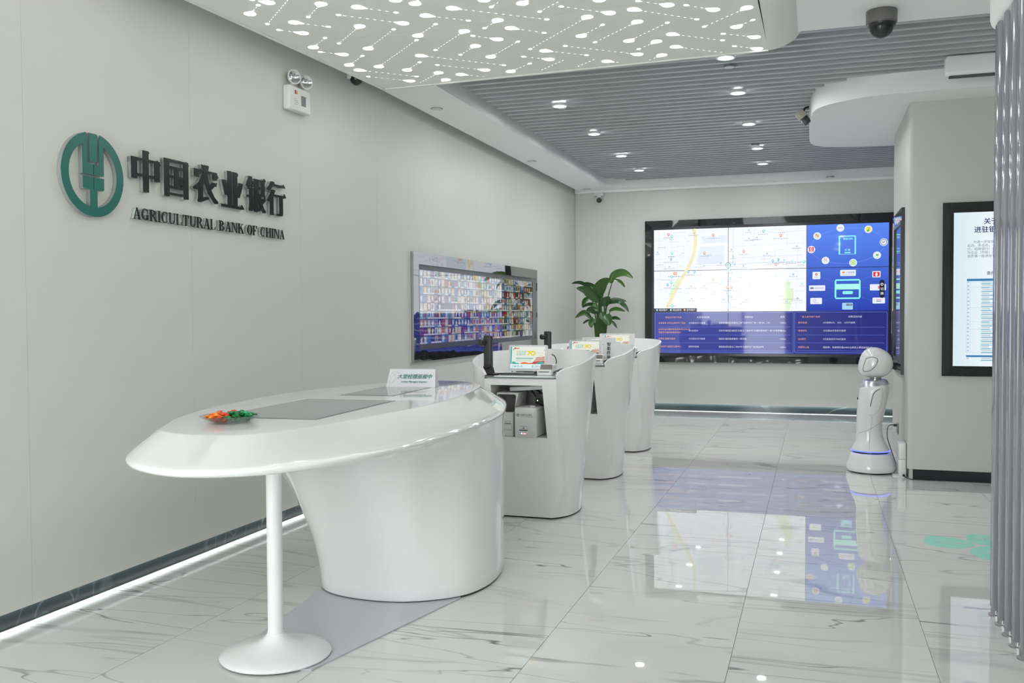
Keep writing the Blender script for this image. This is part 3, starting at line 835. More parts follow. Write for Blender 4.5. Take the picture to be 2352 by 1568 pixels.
# emergency light
t = thing('emergency_light', 'white twin-head emergency light high on left wall', 'light', (0.022, 6.42, 3.21))
obj('case', MB().rbox(0.022, 0.085, 6.268, 6.578, 3.207, 3.392, 0.012, 3), M_plast, t)
M = frame((0.085, 6.268, 3.207), (0, 1, 0), (0, 0, 1))
pn = Panel(M, t)
pn.rect('warning_label', mat('label_red', srgb(150, 40, 30), 0.5), 0.07, 0.125, 0.09, 0.155, 0.0008)
pn.rect('warning_label', mat('label_yellow', srgb(210, 165, 40), 0.5), 0.092, 0.125, 0.112, 0.155, 0.0008)
pn.rect('rating_plate', mat('label_grey', srgb(110, 115, 118), 0.4), 0.165, 0.05, 0.235, 0.13, 0.0008)
for i in range(4): pn.rect('print_lines', mat('label_print', srgb(165, 165, 160), 0.5), 0.06, 0.045 + i * 0.014, 0.06 + (0.05, 0.07, 0.06, 0.045)[i], 0.049 + i * 0.014, 0.0008)
pn.done()
for yy, z in ((6.345, 3.462), (6.522, 3.462)):
    Mc = Matrix.Translation((0.075, yy, z)) @ Matrix.Rotation(math.radians(-28), 4, 'Z') @ Matrix.Rotation(math.radians(90), 4, 'Y')
    h = obj('lamp_head', MB().lathe([(0.001, -0.045), (0.028, -0.040), (0.045, -0.022), (0.055, 0.0), (0.058, 0.006), (0.056, 0.012), (0.049, 0.012)], n=28, M=Mc), M_plast, t)
    obj('reflector', MB().lathe([(0.001, -0.012), (0.02, -0.006), (0.036, 0.002), (0.049, 0.0115)], n=28, M=Mc), mat('chrome_reflector', (0.75, 0.77, 0.8), 0.08, metal=1.0), h)
    obj('lamp_arm', MB().tube([(0.055, yy, 3.39), (0.055, yy, 3.425)], 0.009).rbox(0.04, 0.07, yy - 0.02, yy + 0.02, 3.388, 3.40, 0.004), M_plast, t)

# ------------------------------------------------------------------ left wall screen
t = thing('wall_screen', 'wide wall screen with tiles of card pictures in black mirror frame, left wall', 'screen', (0.022, 10.8, 1.12))
obj('backing_board', MB().box(0.022, 0.030, 8.590, 13.0, 1.120, 2.262), mat('cream_edge', (0.62, 0.60, 0.56), 0.5), t, smooth=0)
sur = MB()
for a in ((8.600, 12.99, 1.126, 1.250), (8.600, 12.99, 2.132, 2.256), (8.600, 8.735, 1.250, 2.132), (12.935, 12.99, 1.250, 2.132)):
    obj('mirror_surround', MB().box(0.0305, 0.060, *a), M_mirror2, t, smooth=0)
M = frame((0.0305, 8.735, 1.250), (0, 1, 0), (0, 0, 1))
wT, hT = 4.20, 0.882
bz = MB()
for a in ((0, 0, wT, 0.052), (0, hT - 0.052, wT, hT), (0, 0.052, 0.055, hT - 0.052), (wT - 0.11, 0.052, wT, hT - 0.052)):
    bz.prism([(a[0], a[1]), (a[2], a[1]), (a[2], a[3]), (a[0], a[3])], 0.0, 0.010, M)
obj('bezel', bz, mat('grey_bezel', (0.075, 0.08, 0.09), 0.25), t, smooth=0)
# the picture tiles: colours per cell come from the display itself
def card_display():
    m = mat('card_grid_display', (0.008, 0.008, 0.01), 0.03, ior=4.6, emit=(1, 1, 1), es=0.40)
    N, L, b = nodes(m)
    g = N.new('ShaderNodeNewGeometry'); sp = N.new('ShaderNodeSeparateXYZ'); L.new(g.outputs['Position'], sp.inputs[0])
    def math_(op, a, bb=None, v=None):
        n = N.new('ShaderNodeMath'); n.operation = op
        if hasattr(a, 'links'): L.new(a, n.inputs[0])
        else: n.inputs[0].default_value = a
        if bb is not None:
            if hasattr(bb, 'links'): L.new(bb, n.inputs[1])
            else: n.inputs[1].default_value = bb
        return n.outputs[0]
    u = math_('DIVIDE', math_('SUBTRACT', sp.outputs['Y'], 8.80), 0.098)
    v = math_('DIVIDE', math_('SUBTRACT', sp.outputs['Z'], 1.300), 0.0870)
    fu, fv = math_('FRACT', u), math_('FRACT', v)
    iu, iv = math_('FLOOR', u), math_('FLOOR', v)
    c = N.new('ShaderNodeCombineXYZ'); L.new(iu, c.inputs[0]); L.new(iv, c.inputs[1])
    wn = N.new('ShaderNodeTexWhiteNoise'); wn.noise_dimensions = '2D'; L.new(c.outputs[0], wn.inputs['Vector'])
    cr = N.new('ShaderNodeValToRGB'); cr.color_ramp.interpolation = 'CONSTANT'
    cols = [(0, (70, 110, 165)), (0.13, (150, 45, 40)), (0.24, (205, 190, 150)), (0.36, (120, 165, 190)), (0.48, (190, 140, 60)), (0.58, (30, 40, 85)), (0.68, (215, 220, 222)), (0.80, (95, 75, 60)), (0.9, (140, 150, 160))]
    e = cr.color_ramp.elements
    e[0].position = 0; e[0].color = (*srgb(*cols[0][1]), 1)
    e[1].position = cols[1][0]; e[1].color = (*srgb(*cols[1][1]), 1)
    for p, q in cols[2:]:
        el = e.new(p); el.color = (*srgb(*q), 1)
    L.new(wn.outputs['Value'], cr.inputs[0])
    # a picture inside each card: pale header, figure blob
    cm2 = N.new('ShaderNodeCombineXYZ'); L.new(math_('MULTIPLY', u, 3.1), cm2.inputs[0]); L.new(math_('MULTIPLY', v, 3.1), cm2.inputs[1])
    nz = N.new('ShaderNodeTexNoise'); nz.inputs['Scale'].default_value = 1.0; nz.inputs['Detail'].default_value = 2
    L.new(cm2.outputs[0], nz.inputs['Vector'])
    dx = math_('MULTIPLY', math_('ABSOLUTE', math_('SUBTRACT', fu, 0.5)), 1.15)
    dy = math_('MULTIPLY', math_('ABSOLUTE', math_('SUBTRACT', fv, 0.58)), 0.85)
    dd = math_('ADD', math_('SQRT', math_('ADD', math_('MULTIPLY', dx, dx), math_('MULTIPLY', dy, dy))), math_('MULTIPLY', math_('SUBTRACT', nz.outputs['Fac'], 0.5), 0.55))
    st = N.new('ShaderNodeMapRange'); st.inputs['From Min'].default_value = 0.24; st.inputs['From Max'].default_value = 0.30
    st.inputs['To Min'].default_value = 1.0; st.inputs['To Max'].default_value = 0.0
    L.new(dd, st.inputs['Value'])
    mx = N.new('ShaderNodeMix'); mx.data_type = 'RGBA'; L.new(st.outputs[0], mx.inputs[0]); L.new(cr.outputs[0], mx.inputs[6])
    w2 = N.new('ShaderNodeTexWhiteNoise'); w2.noise_dimensions = '3D'
    c3 = N.new('ShaderNodeCombineXYZ'); L.new(iu, c3.inputs[0]); L.new(iv, c3.inputs[1]); c3.inputs[2].default_value = 3.3
    L.new(c3.outputs[0], w2.inputs['Vector'])
    c2 = N.new('ShaderNodeValToRGB'); c2.color_ramp.interpolation = 'CONSTANT'
    e = c2.color_ramp.elements; e[0].color = (*srgb(225, 228, 230), 1); e[1].position = 0.45; e[1].color = (*srgb(40, 55, 110), 1)
    for p, q in ((0.6, (190, 60, 50)), (0.75, (235, 215, 160)), (0.88, (60, 130, 170))):
        el = e.new(p); el.color = (*srgb(*q), 1)
    L.new(w2.outputs['Value'], c2.inputs[0]); L.new(c2.outputs[0], mx.inputs[7])
    # white foot on some cards
    foot = math_('MULTIPLY', math_('LESS_THAN', fv, 0.28), math_('GREATER_THAN', wn.outputs['Value'], 0.45))
    m3 = N.new('ShaderNodeMix'); m3.data_type = 'RGBA'; L.new(foot, m3.inputs[0]); L.new(mx.outputs[2], m3.inputs[6]); m3.inputs[7].default_value = (*srgb(222, 226, 228), 1)
    # dark shelves between rows and gaps between cards
    gap = math_('MAXIMUM', math_('LESS_THAN', fv, 0.08), math_('LESS_THAN', fu, 0.05))
    m4 = N.new('ShaderNodeMix'); m4.data_type = 'RGBA'; L.new(gap, m4.inputs[0]); L.new(m3.outputs[2], m4.inputs[6]); m4.inputs[7].default_value = (0.008, 0.009, 0.016, 1)
    L.new(m4.outputs[2], b.inputs['Emission Color'])
    return m
obj('display', MB().prism([(0.05, 0.05), (wT - 0.1, 0.05), (wT - 0.1, hT - 0.05), (0.05, hT - 0.05)], 0.0, 0.005, M), card_display(), t, smooth=0)

# ------------------------------------------------------------------ video wall on the back wall
vw = thing('video_wall', 'large nine-panel video wall showing map and blue tables on back wall', 'screen', (3.2, D - 0.02, 0.80))
SX, SZ, SWW, SHH = 1.373, 3.002, 3.64, 2.05
M = frame((SX, D - 0.021, SZ - SHH), (1, 0, 0), (0, 0, 1))
screen_frame(vw, frame((SX - 0.035, D - 0.021, SZ - SHH - 0.04), (1, 0, 0), (0, 0, 1)), SWW + 0.07, SHH + 0.08, 0.106, 0.055, M_mirror, 0.02)
bz = MB()
for a in ((-0.034, -0.039, SWW + 0.034, 0), (-0.034, SHH, SWW + 0.034, SHH + 0.039), (-0.034, 0, 0, SHH), (SWW, 0, SWW + 0.034, SHH)):
    bz.prism([(a[0], a[1]), (a[2], a[1]), (a[2], a[3]), (a[0], a[3])], 0.0, 0.03, M)
obj('bezel', bz, mat('navy_black_bezel', (0.012, 0.013, 0.022), 0.2), vw, smooth=0)
M_map = scr('map_white', srgb(241, 244, 252), 1.06, 1.35)
M_blue = grad_screen('display_blue', srgb(38, 62, 176), srgb(92, 138, 246), 1.0, 'Z', SZ - 1.36, SZ, 1.32)
M_navy = grad_screen('display_navy', srgb(38, 42, 122), srgb(62, 72, 158), 1.0, 'X', SX + SWW, SX, 1.38)
obj('wall_backing', MB().prism([(0, 0), (SWW, 0), (SWW, SHH), (0, SHH)], -0.002, 0.004, M), M_bezel, vw, smooth=0)
pw, ph = SWW / 3, SHH / 3
for j in range(3):
    for i in range(3):
        m = M_navy if j == 2 else (M_blue if i == 2 else M_map)
        obj('screen_panel', MB().prism([(i * pw + 0.0045, SHH - (j + 1) * ph + 0.0045), ((i + 1) * pw - 0.0045, SHH - (j + 1) * ph + 0.0045), ((i + 1) * pw - 0.0045, SHH - j * ph - 0.0045), (i * pw + 0.0045, SHH - j * ph - 0.0045)], 0.0, 0.020, M), m, vw, smooth=0)
pn = Panel(M, vw)
W0 = 0.0204
def V(p): return (p[0], SHH - p[1])
c_or = scr('pin_orange', srgb(232, 148, 98)); c_gr = scr('pin_green', srgb(120, 226, 196)); c_bl = scr('pin_blue', srgb(120, 185, 232)); c_dot = scr('map_dot_blue', srgb(112, 158, 214))
c_yel = scr('map_road', srgb(241, 234, 190)); c_park = scr('map_park', srgb(222, 243, 206)); c_ln = scr('map_line', srgb(196, 212, 226)); c_txt = scr('map_text', srgb(128, 136, 150)); c_zone = scr('map_zone', srgb(226, 236, 248)); c_mark = scr('map_marker', srgb(70, 165, 150)); c_w = scr('screen_white', srgb(250, 252, 255)); c_lbl = scr('map_lilac', srgb(176, 170, 206))
def smooth2(p, n=5): return [(q.x, q.y) for q in catmull([(a, b, 0) for a, b in p], n, False)]
road = smooth2([V(p) for p in [(0.654, 0.003), (0.681, 0.111), (0.681, 0.275), (0.635, 0.493), (0.541, 0.682), (0.433, 0.872), (0.338, 1.063), (0.216, 1.295)]])
pn.poly('map_zone', c_zone, [V(p) for p in ((0.76, 0.30), (1.15, 0.29), (1.15, 0.57), (0.70, 0.60))], W0)
pn.poly('map_zone', c_zone, [V(p) for p in ((0.78, 0.13), (1.20, 0.12), (1.20, 0.24), (0.80, 0.25))], W0)
for v0 in range(7):
    pn.line('map_lines', c_ln, [V((0.02, 0.16 + v0 * 0.17)), V((0.62 - v0 * 0.05, 0.10 + v0 * 0.17))], 0.003, W0)
    pn.line('map_lines', c_ln, [V((1.24, 0.12 + v0 * 0.19)), V((2.40, 0.09 + v0 * 0.19))], 0.003, W0)
for u0 in range(6):
    pn.line('map_lines', c_ln, [V((1.45 + u0 * 0.17, 0.02)), V((1.42 + u0 * 0.17, 1.34))], 0.0025, W0)
    pn.line('map_lines', c_ln, [V((0.08 + u0 * 0.11, 0.03)), V((0.12 + u0 * 0.08, 1.1))], 0.002, W0)
pn.line('map_road', c_yel, road, 0.055, W0 + 0.0004)
pn.line('map_road', scr('map_rail', srgb(170, 208, 236)), [V(p) for p in ((1.292, 0.025), (1.29, 0.51), (1.206, 1.346))], 0.006, W0 + 0.0004)
pn.line('map_road', MATS['map_rail'], [V(p) for p in ((0.595, 0.642), (0.836, 0.612), (1.311, 0.605), (1.828, 0.578), (2.422, 0.58))], 0.006, W0 + 0.0004)
pn.poly('map_park', c_park, [V(p) for p in [(2.183, 0.90), (2.12, 0.864), (2.07, 0.956), (2.10, 0.99), (2.082, 1.089), (2.032, 1.247), (1.93, 1.353), (2.158, 1.355), (2.234, 1.144), (2.226, 1.0), (2.17, 1.0)]], W0 + 0.0003)
pn.poly('map_park', c_park, [V(p) for p in [(0.412, 0.762), (0.338, 0.898), (0.243, 1.116), (0.284, 1.117), (0.379, 0.953), (0.428, 0.817)]], W0 + 0.0003)
def pin(name, m, p, s=1.0):
    u, v = V(p); r = 0.021 * s
    pts = [(u, v - 0.036 * s)] + [(u + r * math.cos(a), v + r * math.sin(a)) for a in [math.radians(-30 + i * 24) for i in range(11)]]
    pn.poly(name, m, pts, W0 + 0.0006); pn.disc(name, c_w, u, v, r * 0.5, W0 + 0.001, 10)
rnd = random.Random(3)
def labelbars(p, n, m, t=0.011, dv=0.055):
    u, v = V(p); v -= dv; w = n * 0.026
    for i in range(n):
        a = u - w / 2 + i * 0.026
        if a < 0.01 or a + 0.02 > 2.41: continue
        pn.line('map_labels', m, [(a, v + t * 0.45), (a + 0.018, v + t * 0.45)], 0.0035, W0 + 0.0008)
        pn.line('map_labels', m, [(a + 0.003, v - t * 0.35), (a + 0.016, v - t * 0.35)], 0.003, W0 + 0.0008)
        pn.line('map_labels', m, [(a + 0.009, v + t * 0.6), (a + 0.009, v - t * 0.6)], 0.003, W0 + 0.0008)
for q in [(0.246, 0.083), (0.974, 0.113), (2.032, 0.15), (0.833, 0.403), (1.459, 0.388), (1.963, 0.613), (0.338, 0.724), (0.368, 0.725), (0.977, 0.836), (1.198, 0.967), (1.266, 0.968)]:
    pin('map_pins', c_or, q); labelbars(q, rnd.randint(5, 11), c_txt)
for q in [(0.3, 0.112), (1.766, 0.074), (0.303, 0.393), (1.219, 0.684), (0.3, 0.779), (0.292, 0.878), (0.306, 1.26), (2.389, 0.579)]:
    pin('map_pins', c_gr, q); labelbars(q, rnd.randint(3, 7), c_txt)
for q in [(0.287, 0.489), (1.91, 0.553), (1.996, 0.537), (0.571, 0.705), (0.67, 0.707), (1.245, 0.82), (0.229, 0.909), (1.198, 1.057), (1.266, 1.117), (1.14, 1.156), (1.23, 1.238)]:
    pin('map_pins', c_bl, q, 0.95); labelbars(q, rnd.randint(4, 10), c_txt)
for q in [(0.662, 0.078), (1.261, 0.358), (0.828, 0.615), (1.096, 0.578), (1.454, 0.627), (2.085, 0.55), (2.201, 0.569), (0.374, 0.948), (1.114, 0.885), (1.29, 0.472), (1.313, 0.6), (1.537, 0.055), (1.537, 0.186), (1.661, 0.177), (2.274, 0.333), (1.82, 0.436), (0.259, 0.618), (1.95, 0.775), (2.226, 0.778), (1.493, 1.182), (2.125, 1.203), (0.993, 1.053), (0.617, 0.944), (0.825, 0.939), (0.627, 1.149), (0.065, 0.373), (2.29, 1.16), (2.36, 0.93), (1.56, 0.91), (1.38, 0.78)]:
    u, v = V(q); pn.disc('map_dots', rnd.choice((c_dot, c_dot, c_bl, c_gr, c_lbl)), u, v, 0.014, W0 + 0.0006, 12); pn.disc('map_dots', c_w, u, v, 0.007, W0 + 0.001, 8)
    labelbars(q, rnd.randint(3, 7), c_txt, dv=0.035)
for k in range(60):
    labelbars((rnd.uniform(0.06, 2.36), rnd.uniform(0.05, 1.30)), rnd.randint(2, 6), c_ln if k % 3 else c_txt, 0.009, 0.0)
u, v = V((1.211, 0.63))
pn.disc('map_marker', c_mark, u, v + 0.02, 0.044, W0 + 0.0012); pn.disc('map_marker', c_w, u, v + 0.02, 0.034, W0 + 0.0016); pn.disc('map_marker', c_mark, u, v + 0.02, 0.022, W0 + 0.002)
pn.disc('map_marker', c_w, u, v + 0.02, 0.013, W0 + 0.0022)
pn.poly('map_marker', c_mark, [(u - 0.02, v - 0.01), (u + 0.02, v - 0.01), (u, v - 0.06)], W0 + 0.0011)
# blue area: ring of round icons, phone outline, card outline, tiles
c_cy = scr('screen_cyan', srgb(140, 244, 244)); c_mint = scr('screen_mint', srgb(172, 250, 240)); c_arc = scr('screen_arc', srgb(116, 150, 240)); c_red = scr('screen_red', srgb(222, 56, 60)); c_gold = scr('screen_gold', srgb(214, 172, 92)); c_lime = scr('screen_lime', srgb(172, 226, 130)); c_yl = scr('screen_yellow', srgb(244, 226, 84)); c_ink = scr('screen_ink', srgb(30, 34, 52)); c_grn = scr('screen_green', srgb(70, 178, 110)); c_soft = scr('screen_soft_grey', srgb(198, 204, 220)); c_ice = scr('screen_ice', srgb(232, 238, 252)); c_pink = scr('screen_pink', srgb(238, 120, 140)); c_sky = scr('screen_sky', srgb(160, 212, 244)); c_tile = scr('screen_tile_text', srgb(96, 104, 150))
ring = [(3.03 + 0.545 * math.cos(i / 48 * 2 * PI), SHH - 0.345 + 0.275 * math.sin(i / 48 * 2 * PI) + 0.02 * math.cos(i / 48 * 2 * PI)) for i in range(49)]
pn.line('orbit_line', c_arc, ring, 0.005, W0)
icons = [(2.928, 0.066), (3.338, 0.100), (3.560, 0.306), (3.465, 0.505), (3.118, 0.612), (2.71, 0.569), (2.497, 0.392), (2.584, 0.181)]
for k, q in enumerate(icons):
    u, v = V(q)
    pn.disc('app_icon', c_ice, u, v, 0.058, W0 + 0.0006, 28)
    if k == 0: pn.rect('app_icon', c_pink, u - 0.03, v - 0.007, u, v + 0.007, W0 + 0.001); pn.rect('app_icon', c_sky, u + 0.002, v - 0.007, u + 0.035, v + 0.007, W0 + 0.001)
    if k == 1:
        pn.disc('app_icon', c_yl, u, v, 0.042, W0 + 0.001); pn.disc('app_icon', c_grn, u - 0.006, v - 0.02, 0.016, W0 + 0.0014, 14); pn.line('app_icon', c_grn, [(u + 0.007, v - 0.02), (u + 0.006, v + 0.026), (u + 0.024, v + 0.03)], 0.008, W0 + 0.0014)
    if k == 2:
        for a0, a1 in ((115, 245), (-65, 65), (62, 118), (242, 298)):
            pn.line('app_icon', c_ink, [(u + 0.044 * math.cos(math.radians(a0 + (a1 - a0) * i / 10)), v + 0.044 * math.sin(math.radians(a0 + (a1 - a0) * i / 10))) for i in range(11)], 0.007, W0 + 0.001)
        pn.text('app_icon_text', c_ink, 'SF', u - 0.026, v - 0.017, 0.05, W0 + 0.001)
    if k == 3: pn.poly('app_icon', c_grn, [(u - 0.02, v), (u - 0.005, v + 0.025), (u + 0.012, v + 0.01), (u + 0.032, v + 0.018), (u + 0.012, v - 0.012), (u - 0.004, v - 0.008)], W0 + 0.001); pn.rect('app_icon', c_lime, u - 0.025, v - 0.034, u + 0.025, v - 0.026, W0 + 0.001)
    if k == 4: pn.rrect('app_icon', c_lime, u - 0.04, v - 0.035, u + 0.04, v + 0.035, 0.012, W0 + 0.001); pn.rrect('app_icon', c_ice, u - 0.028, v - 0.02, u + 0.028, v + 0.02, 0.006, W0 + 0.0014); pn.rrect('app_icon', c_lime, u - 0.022, v - 0.014, u + 0.022, v + 0.014, 0.004, W0 + 0.0018)
    if k == 5: pn.disc('app_icon', c_pink, u, v + 0.022, 0.02, W0 + 0.001, 14); pn.disc('app_icon', c_ice, u, v + 0.025, 0.015, W0 + 0.0014, 14); pn.rect('app_icon', c_soft, u - 0.03, v - 0.02, u + 0.03, v - 0.008, W0 + 0.001)
    if k == 6: pn.rect('app_icon', c_red, u - 0.036, v - 0.038, u + 0.036, v + 0.038, W0 + 0.001); pn.disc('app_icon', c_ice, u, v + 0.012, 0.02, W0 + 0.0014, 14); pn.disc('app_icon', c_red, u + 0.004, v + 0.012, 0.01, W0 + 0.0018, 10); pn.rect('app_icon', c_ice, u - 0.028, v - 0.03, u + 0.028, v - 0.018, W0 + 0.0014)
    if k == 7: pn.rect('app_icon', c_gold, u - 0.027, v - 0.018, u + 0.027, v + 0.034, W0 + 0.001); pn.rect('app_icon', c_ice, u - 0.02, v - 0.011, u - 0.003, v + 0.005, W0 + 0.0014); pn.rect('app_icon', c_ice, u + 0.003, v + 0.01, u + 0.02, v + 0.027, W0 + 0.0014); pn.rect('app_icon', c_soft, u - 0.02, v - 0.036, u + 0.02, v - 0.029, W0 + 0.001)
u0, v0, u1, v1 = 2.904, SHH - 0.482, 3.159, SHH - 0.187
for a in ((u0, v0 + 0.0, u0 + 0.022, v1 - 0.01), (u1 - 0.022, v0, u1, v1 - 0.01), (u0 + 0.01, v1 - 0.018, u1 - 0.01, v1), (u0 + 0.02, v0, u1 - 0.02, v0 + 0.007)):
    pn.rect('phone_outline', c_cy, *a, W0 + 0.0006)
pn.text('phone_text', c_cy, '掌银扫码', 2.968, SHH - 0.252, 0.036, W0 + 0.0008, offset=0.0008)
pn.text('phone_text', c_cy, '优 惠', 2.992, SHH - 0.424, 0.036, W0 + 0.0008, offset=0.0008)
pn.rrect('phone_outline', c_cy, 2.99, SHH - 0.462, 3.082, SHH - 0.444, 0.008, W0 + 0.0006)
u0, v0, u1, v1 = 2.847, SHH - 1.178, 3.230, SHH - 0.868
for a in ((u0, v0 + 0.02, u0 + 0.026, v1 - 0.02), (u1 - 0.026, v0 + 0.02, u1, v1 - 0.02), (u0 + 0.012, v1 - 0.024, u1 - 0.012, v1), (u0 + 0.012, v0, u1 - 0.012, v0 + 0.024)):
    pn.rrect('card_outline', c_cy, *a, 0.010, W0 + 0.0006)
pn.rect('card_outline', c_mint, u0 + 0.02, SHH - 1.028, u1 - 0.02, SHH - 0.942, W0 + 0.0008)
pn.rrect('card_outline', c_cy, 2.965, SHH - 1.102, 3.118, SHH - 1.053, 0.018, W0 + 0.0008)
tiles = [(2.516, 0.745, 2.633, 0.861), (2.928, 0.722, 3.159, 0.818), (3.398, 0.750, 3.518, 0.847), (2.464, 0.958, 2.707, 1.045), (3.364, 0.952, 3.596, 1.049), (2.484, 1.155, 2.66, 1.254), (3.403, 1.160, 3.584, 1.252), (2.96, 1.237, 3.118, 1.343)]
for k, (a, b, c, d) in enumerate(tiles):
    a_, b_, c_, d_ = a, SHH - d, c, SHH - b
    pn.rrect('info_tile', c_sky if k == 7 else c_ice, a_, b_, c_, d_, 0.012, W0 + 0.0006)
    mu, mv = (a_ + c_) / 2, (b_ + d_) / 2
    if k == 0: pn.disc('info_tile_mark', c_red, mu, mv + 0.018, 0.02, W0 + 0.001, 14); pn.rect('info_tile_mark', c_ice, mu - 0.013, mv + 0.015, mu + 0.013, mv + 0.021, W0 + 0.0014); pn.rect('info_tile_mark', c_ice, mu - 0.003, mv + 0.006, mu + 0.003, mv + 0.03, W0 + 0.0014); pn.rect('info_tile_mark', c_soft, mu - 0.03, mv - 0.03, mu + 0.03, mv - 0.02, W0 + 0.001)
    if k == 1: pn.rect('info_tile_mark', c_or, mu - 0.085, mv - 0.005, mu - 0.045, mv + 0.022, W0 + 0.001); pn.rect('info_tile_mark', c_soft, mu - 0.085, mv - 0.032, mu + 0.085, mv - 0.024, W0 + 0.001); pn.text('info_tile_text', c_tile, '艾德留家', mu - 0.03, mv - 0.006, 0.032, W0 + 0.001)
    if k == 2: pn.rect('info_tile_mark', c_red, a_ + 0.014, b_ + 0.014, c_ - 0.014, d_ - 0.014, W0 + 0.001); pn.disc('info_tile_mark', c_ice, mu, mv - 0.006, 0.018, W0 + 0.0014, 12, 0.024); pn.disc('info_tile_mark', c_ice, mu + 0.004, mv + 0.018, 0.01, W0 + 0.0014, 10)
    if k == 3: pn.rect('info_tile_mark', c_tile, a_ + 0.02, mv - 0.012, a_ + 0.07, mv + 0.012, W0 + 0.001); pn.rect('info_tile_mark', c_soft, a_ + 0.085, mv - 0.01, c_ - 0.02, mv + 0.01, W0 + 0.001)
    if k == 4: pn.rect('info_tile_mark', c_pink, mu, mv - 0.022, mu + 0.035, mv + 0.022, W0 + 0.001)
    if k == 5: pn.disc('info_tile_mark', c_pink, mu - 0.02, mv + 0.008, 0.022, W0 + 0.001, 14); pn.disc('info_tile_mark', c_ice, mu - 0.02, mv + 0.008, 0.017, W0 + 0.0014, 14); pn.rect('info_tile_mark', c_soft, mu - 0.03, mv - 0.034, mu + 0.04, mv - 0.026, W0 + 0.001)
    if k == 6: pn.rect('info_tile_mark', c_pink, mu - 0.035, mv + 0.008, mu + 0.035, mv + 0.018, W0 + 0.001); pn.rect('info_tile_mark', c_tile, mu - 0.035, mv - 0.016, mu + 0.035, mv - 0.006, W0 + 0.001)
    if k == 7: pn.rect('info_tile_mark', c_ink, mu - 0.02, mv + 0.008, c_ - 0.012, mv + 0.036, W0 + 0.001); pn.disc('info_tile_mark', c_ice, mu - 0.006, mv + 0.022, 0.007, W0 + 0.0014, 8); pn.rect('info_tile_mark', c_ice, mu + 0.008, mv + 0.018, c_ - 0.02, mv + 0.026, W0 + 0.0014)
for a, b in (((2.64, 0.83), (2.84, 0.90)), ((2.71, 1.0), (2.845, 1.0)), ((2.665, 1.20), (2.84, 1.155)), ((3.39, 0.81), (3.24, 0.90)), ((3.36, 1.0), (3.235, 1.0)), ((3.40, 1.20), (3.235, 1.155))):
    A, B = V(a), V(b); n = 12
    for i in range(n):
        if i % 2 == 0:
            t0, t1 = i / n, (i + 0.8) / n
            pn.line('link_lines', c_arc, [(A[0] + (B[0] - A[0]) * t0, A[1] + (B[1] - A[1]) * t0), (A[0] + (B[0] - A[0]) * t1, A[1] + (B[1] - A[1]) * t1)], 0.004, W0 + 0.0004)
pn.rrect('switch_button', c_ink, 3.503, SHH - 1.167, 3.577, SHH - 0.885, 0.036, W0 + 0.003)
pn.disc('switch_button', c_w, 3.54, SHH - 0.955, 0.021, W0 + 0.0034, 14); pn.disc('switch_button', c_ink, 3.54, SHH - 0.955, 0.012, W0 + 0.0038, 12)
pn.text('switch_text', c_w, '切', 3.516, SHH - 1.045, 0.05, W0 + 0.0036); pn.text('switch_text', c_w, '换', 3.516, SHH - 1.115, 0.05, W0 + 0.0036)
# legend bar and the two tables
pn.rect('legend_bar', scr('legend_dark', srgb(44, 48, 70)), 0.004, SHH - 1.362, 0.71, SHH - 1.305, W0 + 0.003)
for k, (a, m) in enumerate(((0.055, c_bl), (0.285, c_gr), (0.51, c_or))):
    pn.disc('legend_pins', m, a, SHH - 1.330, 0.017, W0 + 0.0034, 12); pn.poly('legend_pins', m, [(a - 0.012, SHH - 1.338), (a + 0.012, SHH - 1.338), (a, SHH - 1.356)], W0 + 0.0034); pn.disc('legend_pins', c_w, a, SHH - 1.330, 0.008, W0 + 0.0038, 10)
    pn.text('legend_text', c_w, ('周边商户', '周边商场', '合作商户')[k], a + 0.03, SHH - 1.345, 0.036, W0 + 0.0034)
c_tl = scr('table_line_blue', srgb(96, 120, 214)); c_to = scr('table_orange', srgb(232, 168, 128)); c_tw = scr('table_white', srgb(214, 214, 232))
for a, b, c, d in ((0.024, 1.380, 2.226, 2.028), (2.249, 1.382, 3.615, 2.020)):
    pn.line('table_frame', c_tl, [V((a, b)), V((c, b)), V((c, d)), V((a, d)), V((a, b))], 0.007, W0 + 0.0004)
for v in (1.612, 1.745, 1.872, 1.999): pn.line('table_rules', c_tl, [V((0.065, v)), V((2.18, v))], 0.005, W0 + 0.0004)
for v in (1.618, 1.742, 1.866, 1.991): pn.line('table_rules', c_tl, [V((2.29, v)), V((3.58, v))], 0.005, W0 + 0.0004)
def row(v, items, z=0.034):
    for u, s, m in items: pn.text('table_text', m, s, u, SHH - v - 0.014, z, W0 + 0.0006)
row(1.452, ((0.19, '周边合作商户名称', c_to), (0.71, '优惠活动内容', c_tw), (1.47, '详细地址', c_tw), (2.03, '距离', c_tw), (2.36, '线上合作商户名称', c_to), (3.05, '优惠活动内容', c_tw)))
row(1.545, ((0.075, '金雀教育 深圳马成时代广场店', c_to), (0.574, '25元抵30元代金券', c_tw), (1.061, '深圳市福田区石厦北二街"马成时代广场"一层129、129', c_tw), (2.02, '<200m', c_tw), (2.30, '顺丰快递', c_to), (2.678, '6分抵邮6元、10元、12元代金券', c_tw)))
row(1.650, ((0.075, '深圳市自然醒家居家具有限公司-自', c_to),))
row(1.672, ((0.574, '满100减50', c_tw), (1.061, '深圳市福田区福田区石厦北二街89号"石厦新唐商城"一层129号商铺', c_tw), (2.02, '<200m', c_tw), (2.30, '滴滴快车', c_to), (2.678, '15元抵20元快车代金券', c_tw)))
row(1.700, ((0.075, '然醒深圳福田新唐商城店', c_to),))
row(1.805, ((0.075, '百果园 碧馨花园店', c_to), (0.574, '15元抵20元代金券', c_tw), (1.061, '福田区福民路碧馨苑一层商铺', c_tw), (2.02, '<300m', c_tw), (2.30, 'QQ音乐', c_to), (2.678, '5元抵会员月卡8元直充', c_tw)))
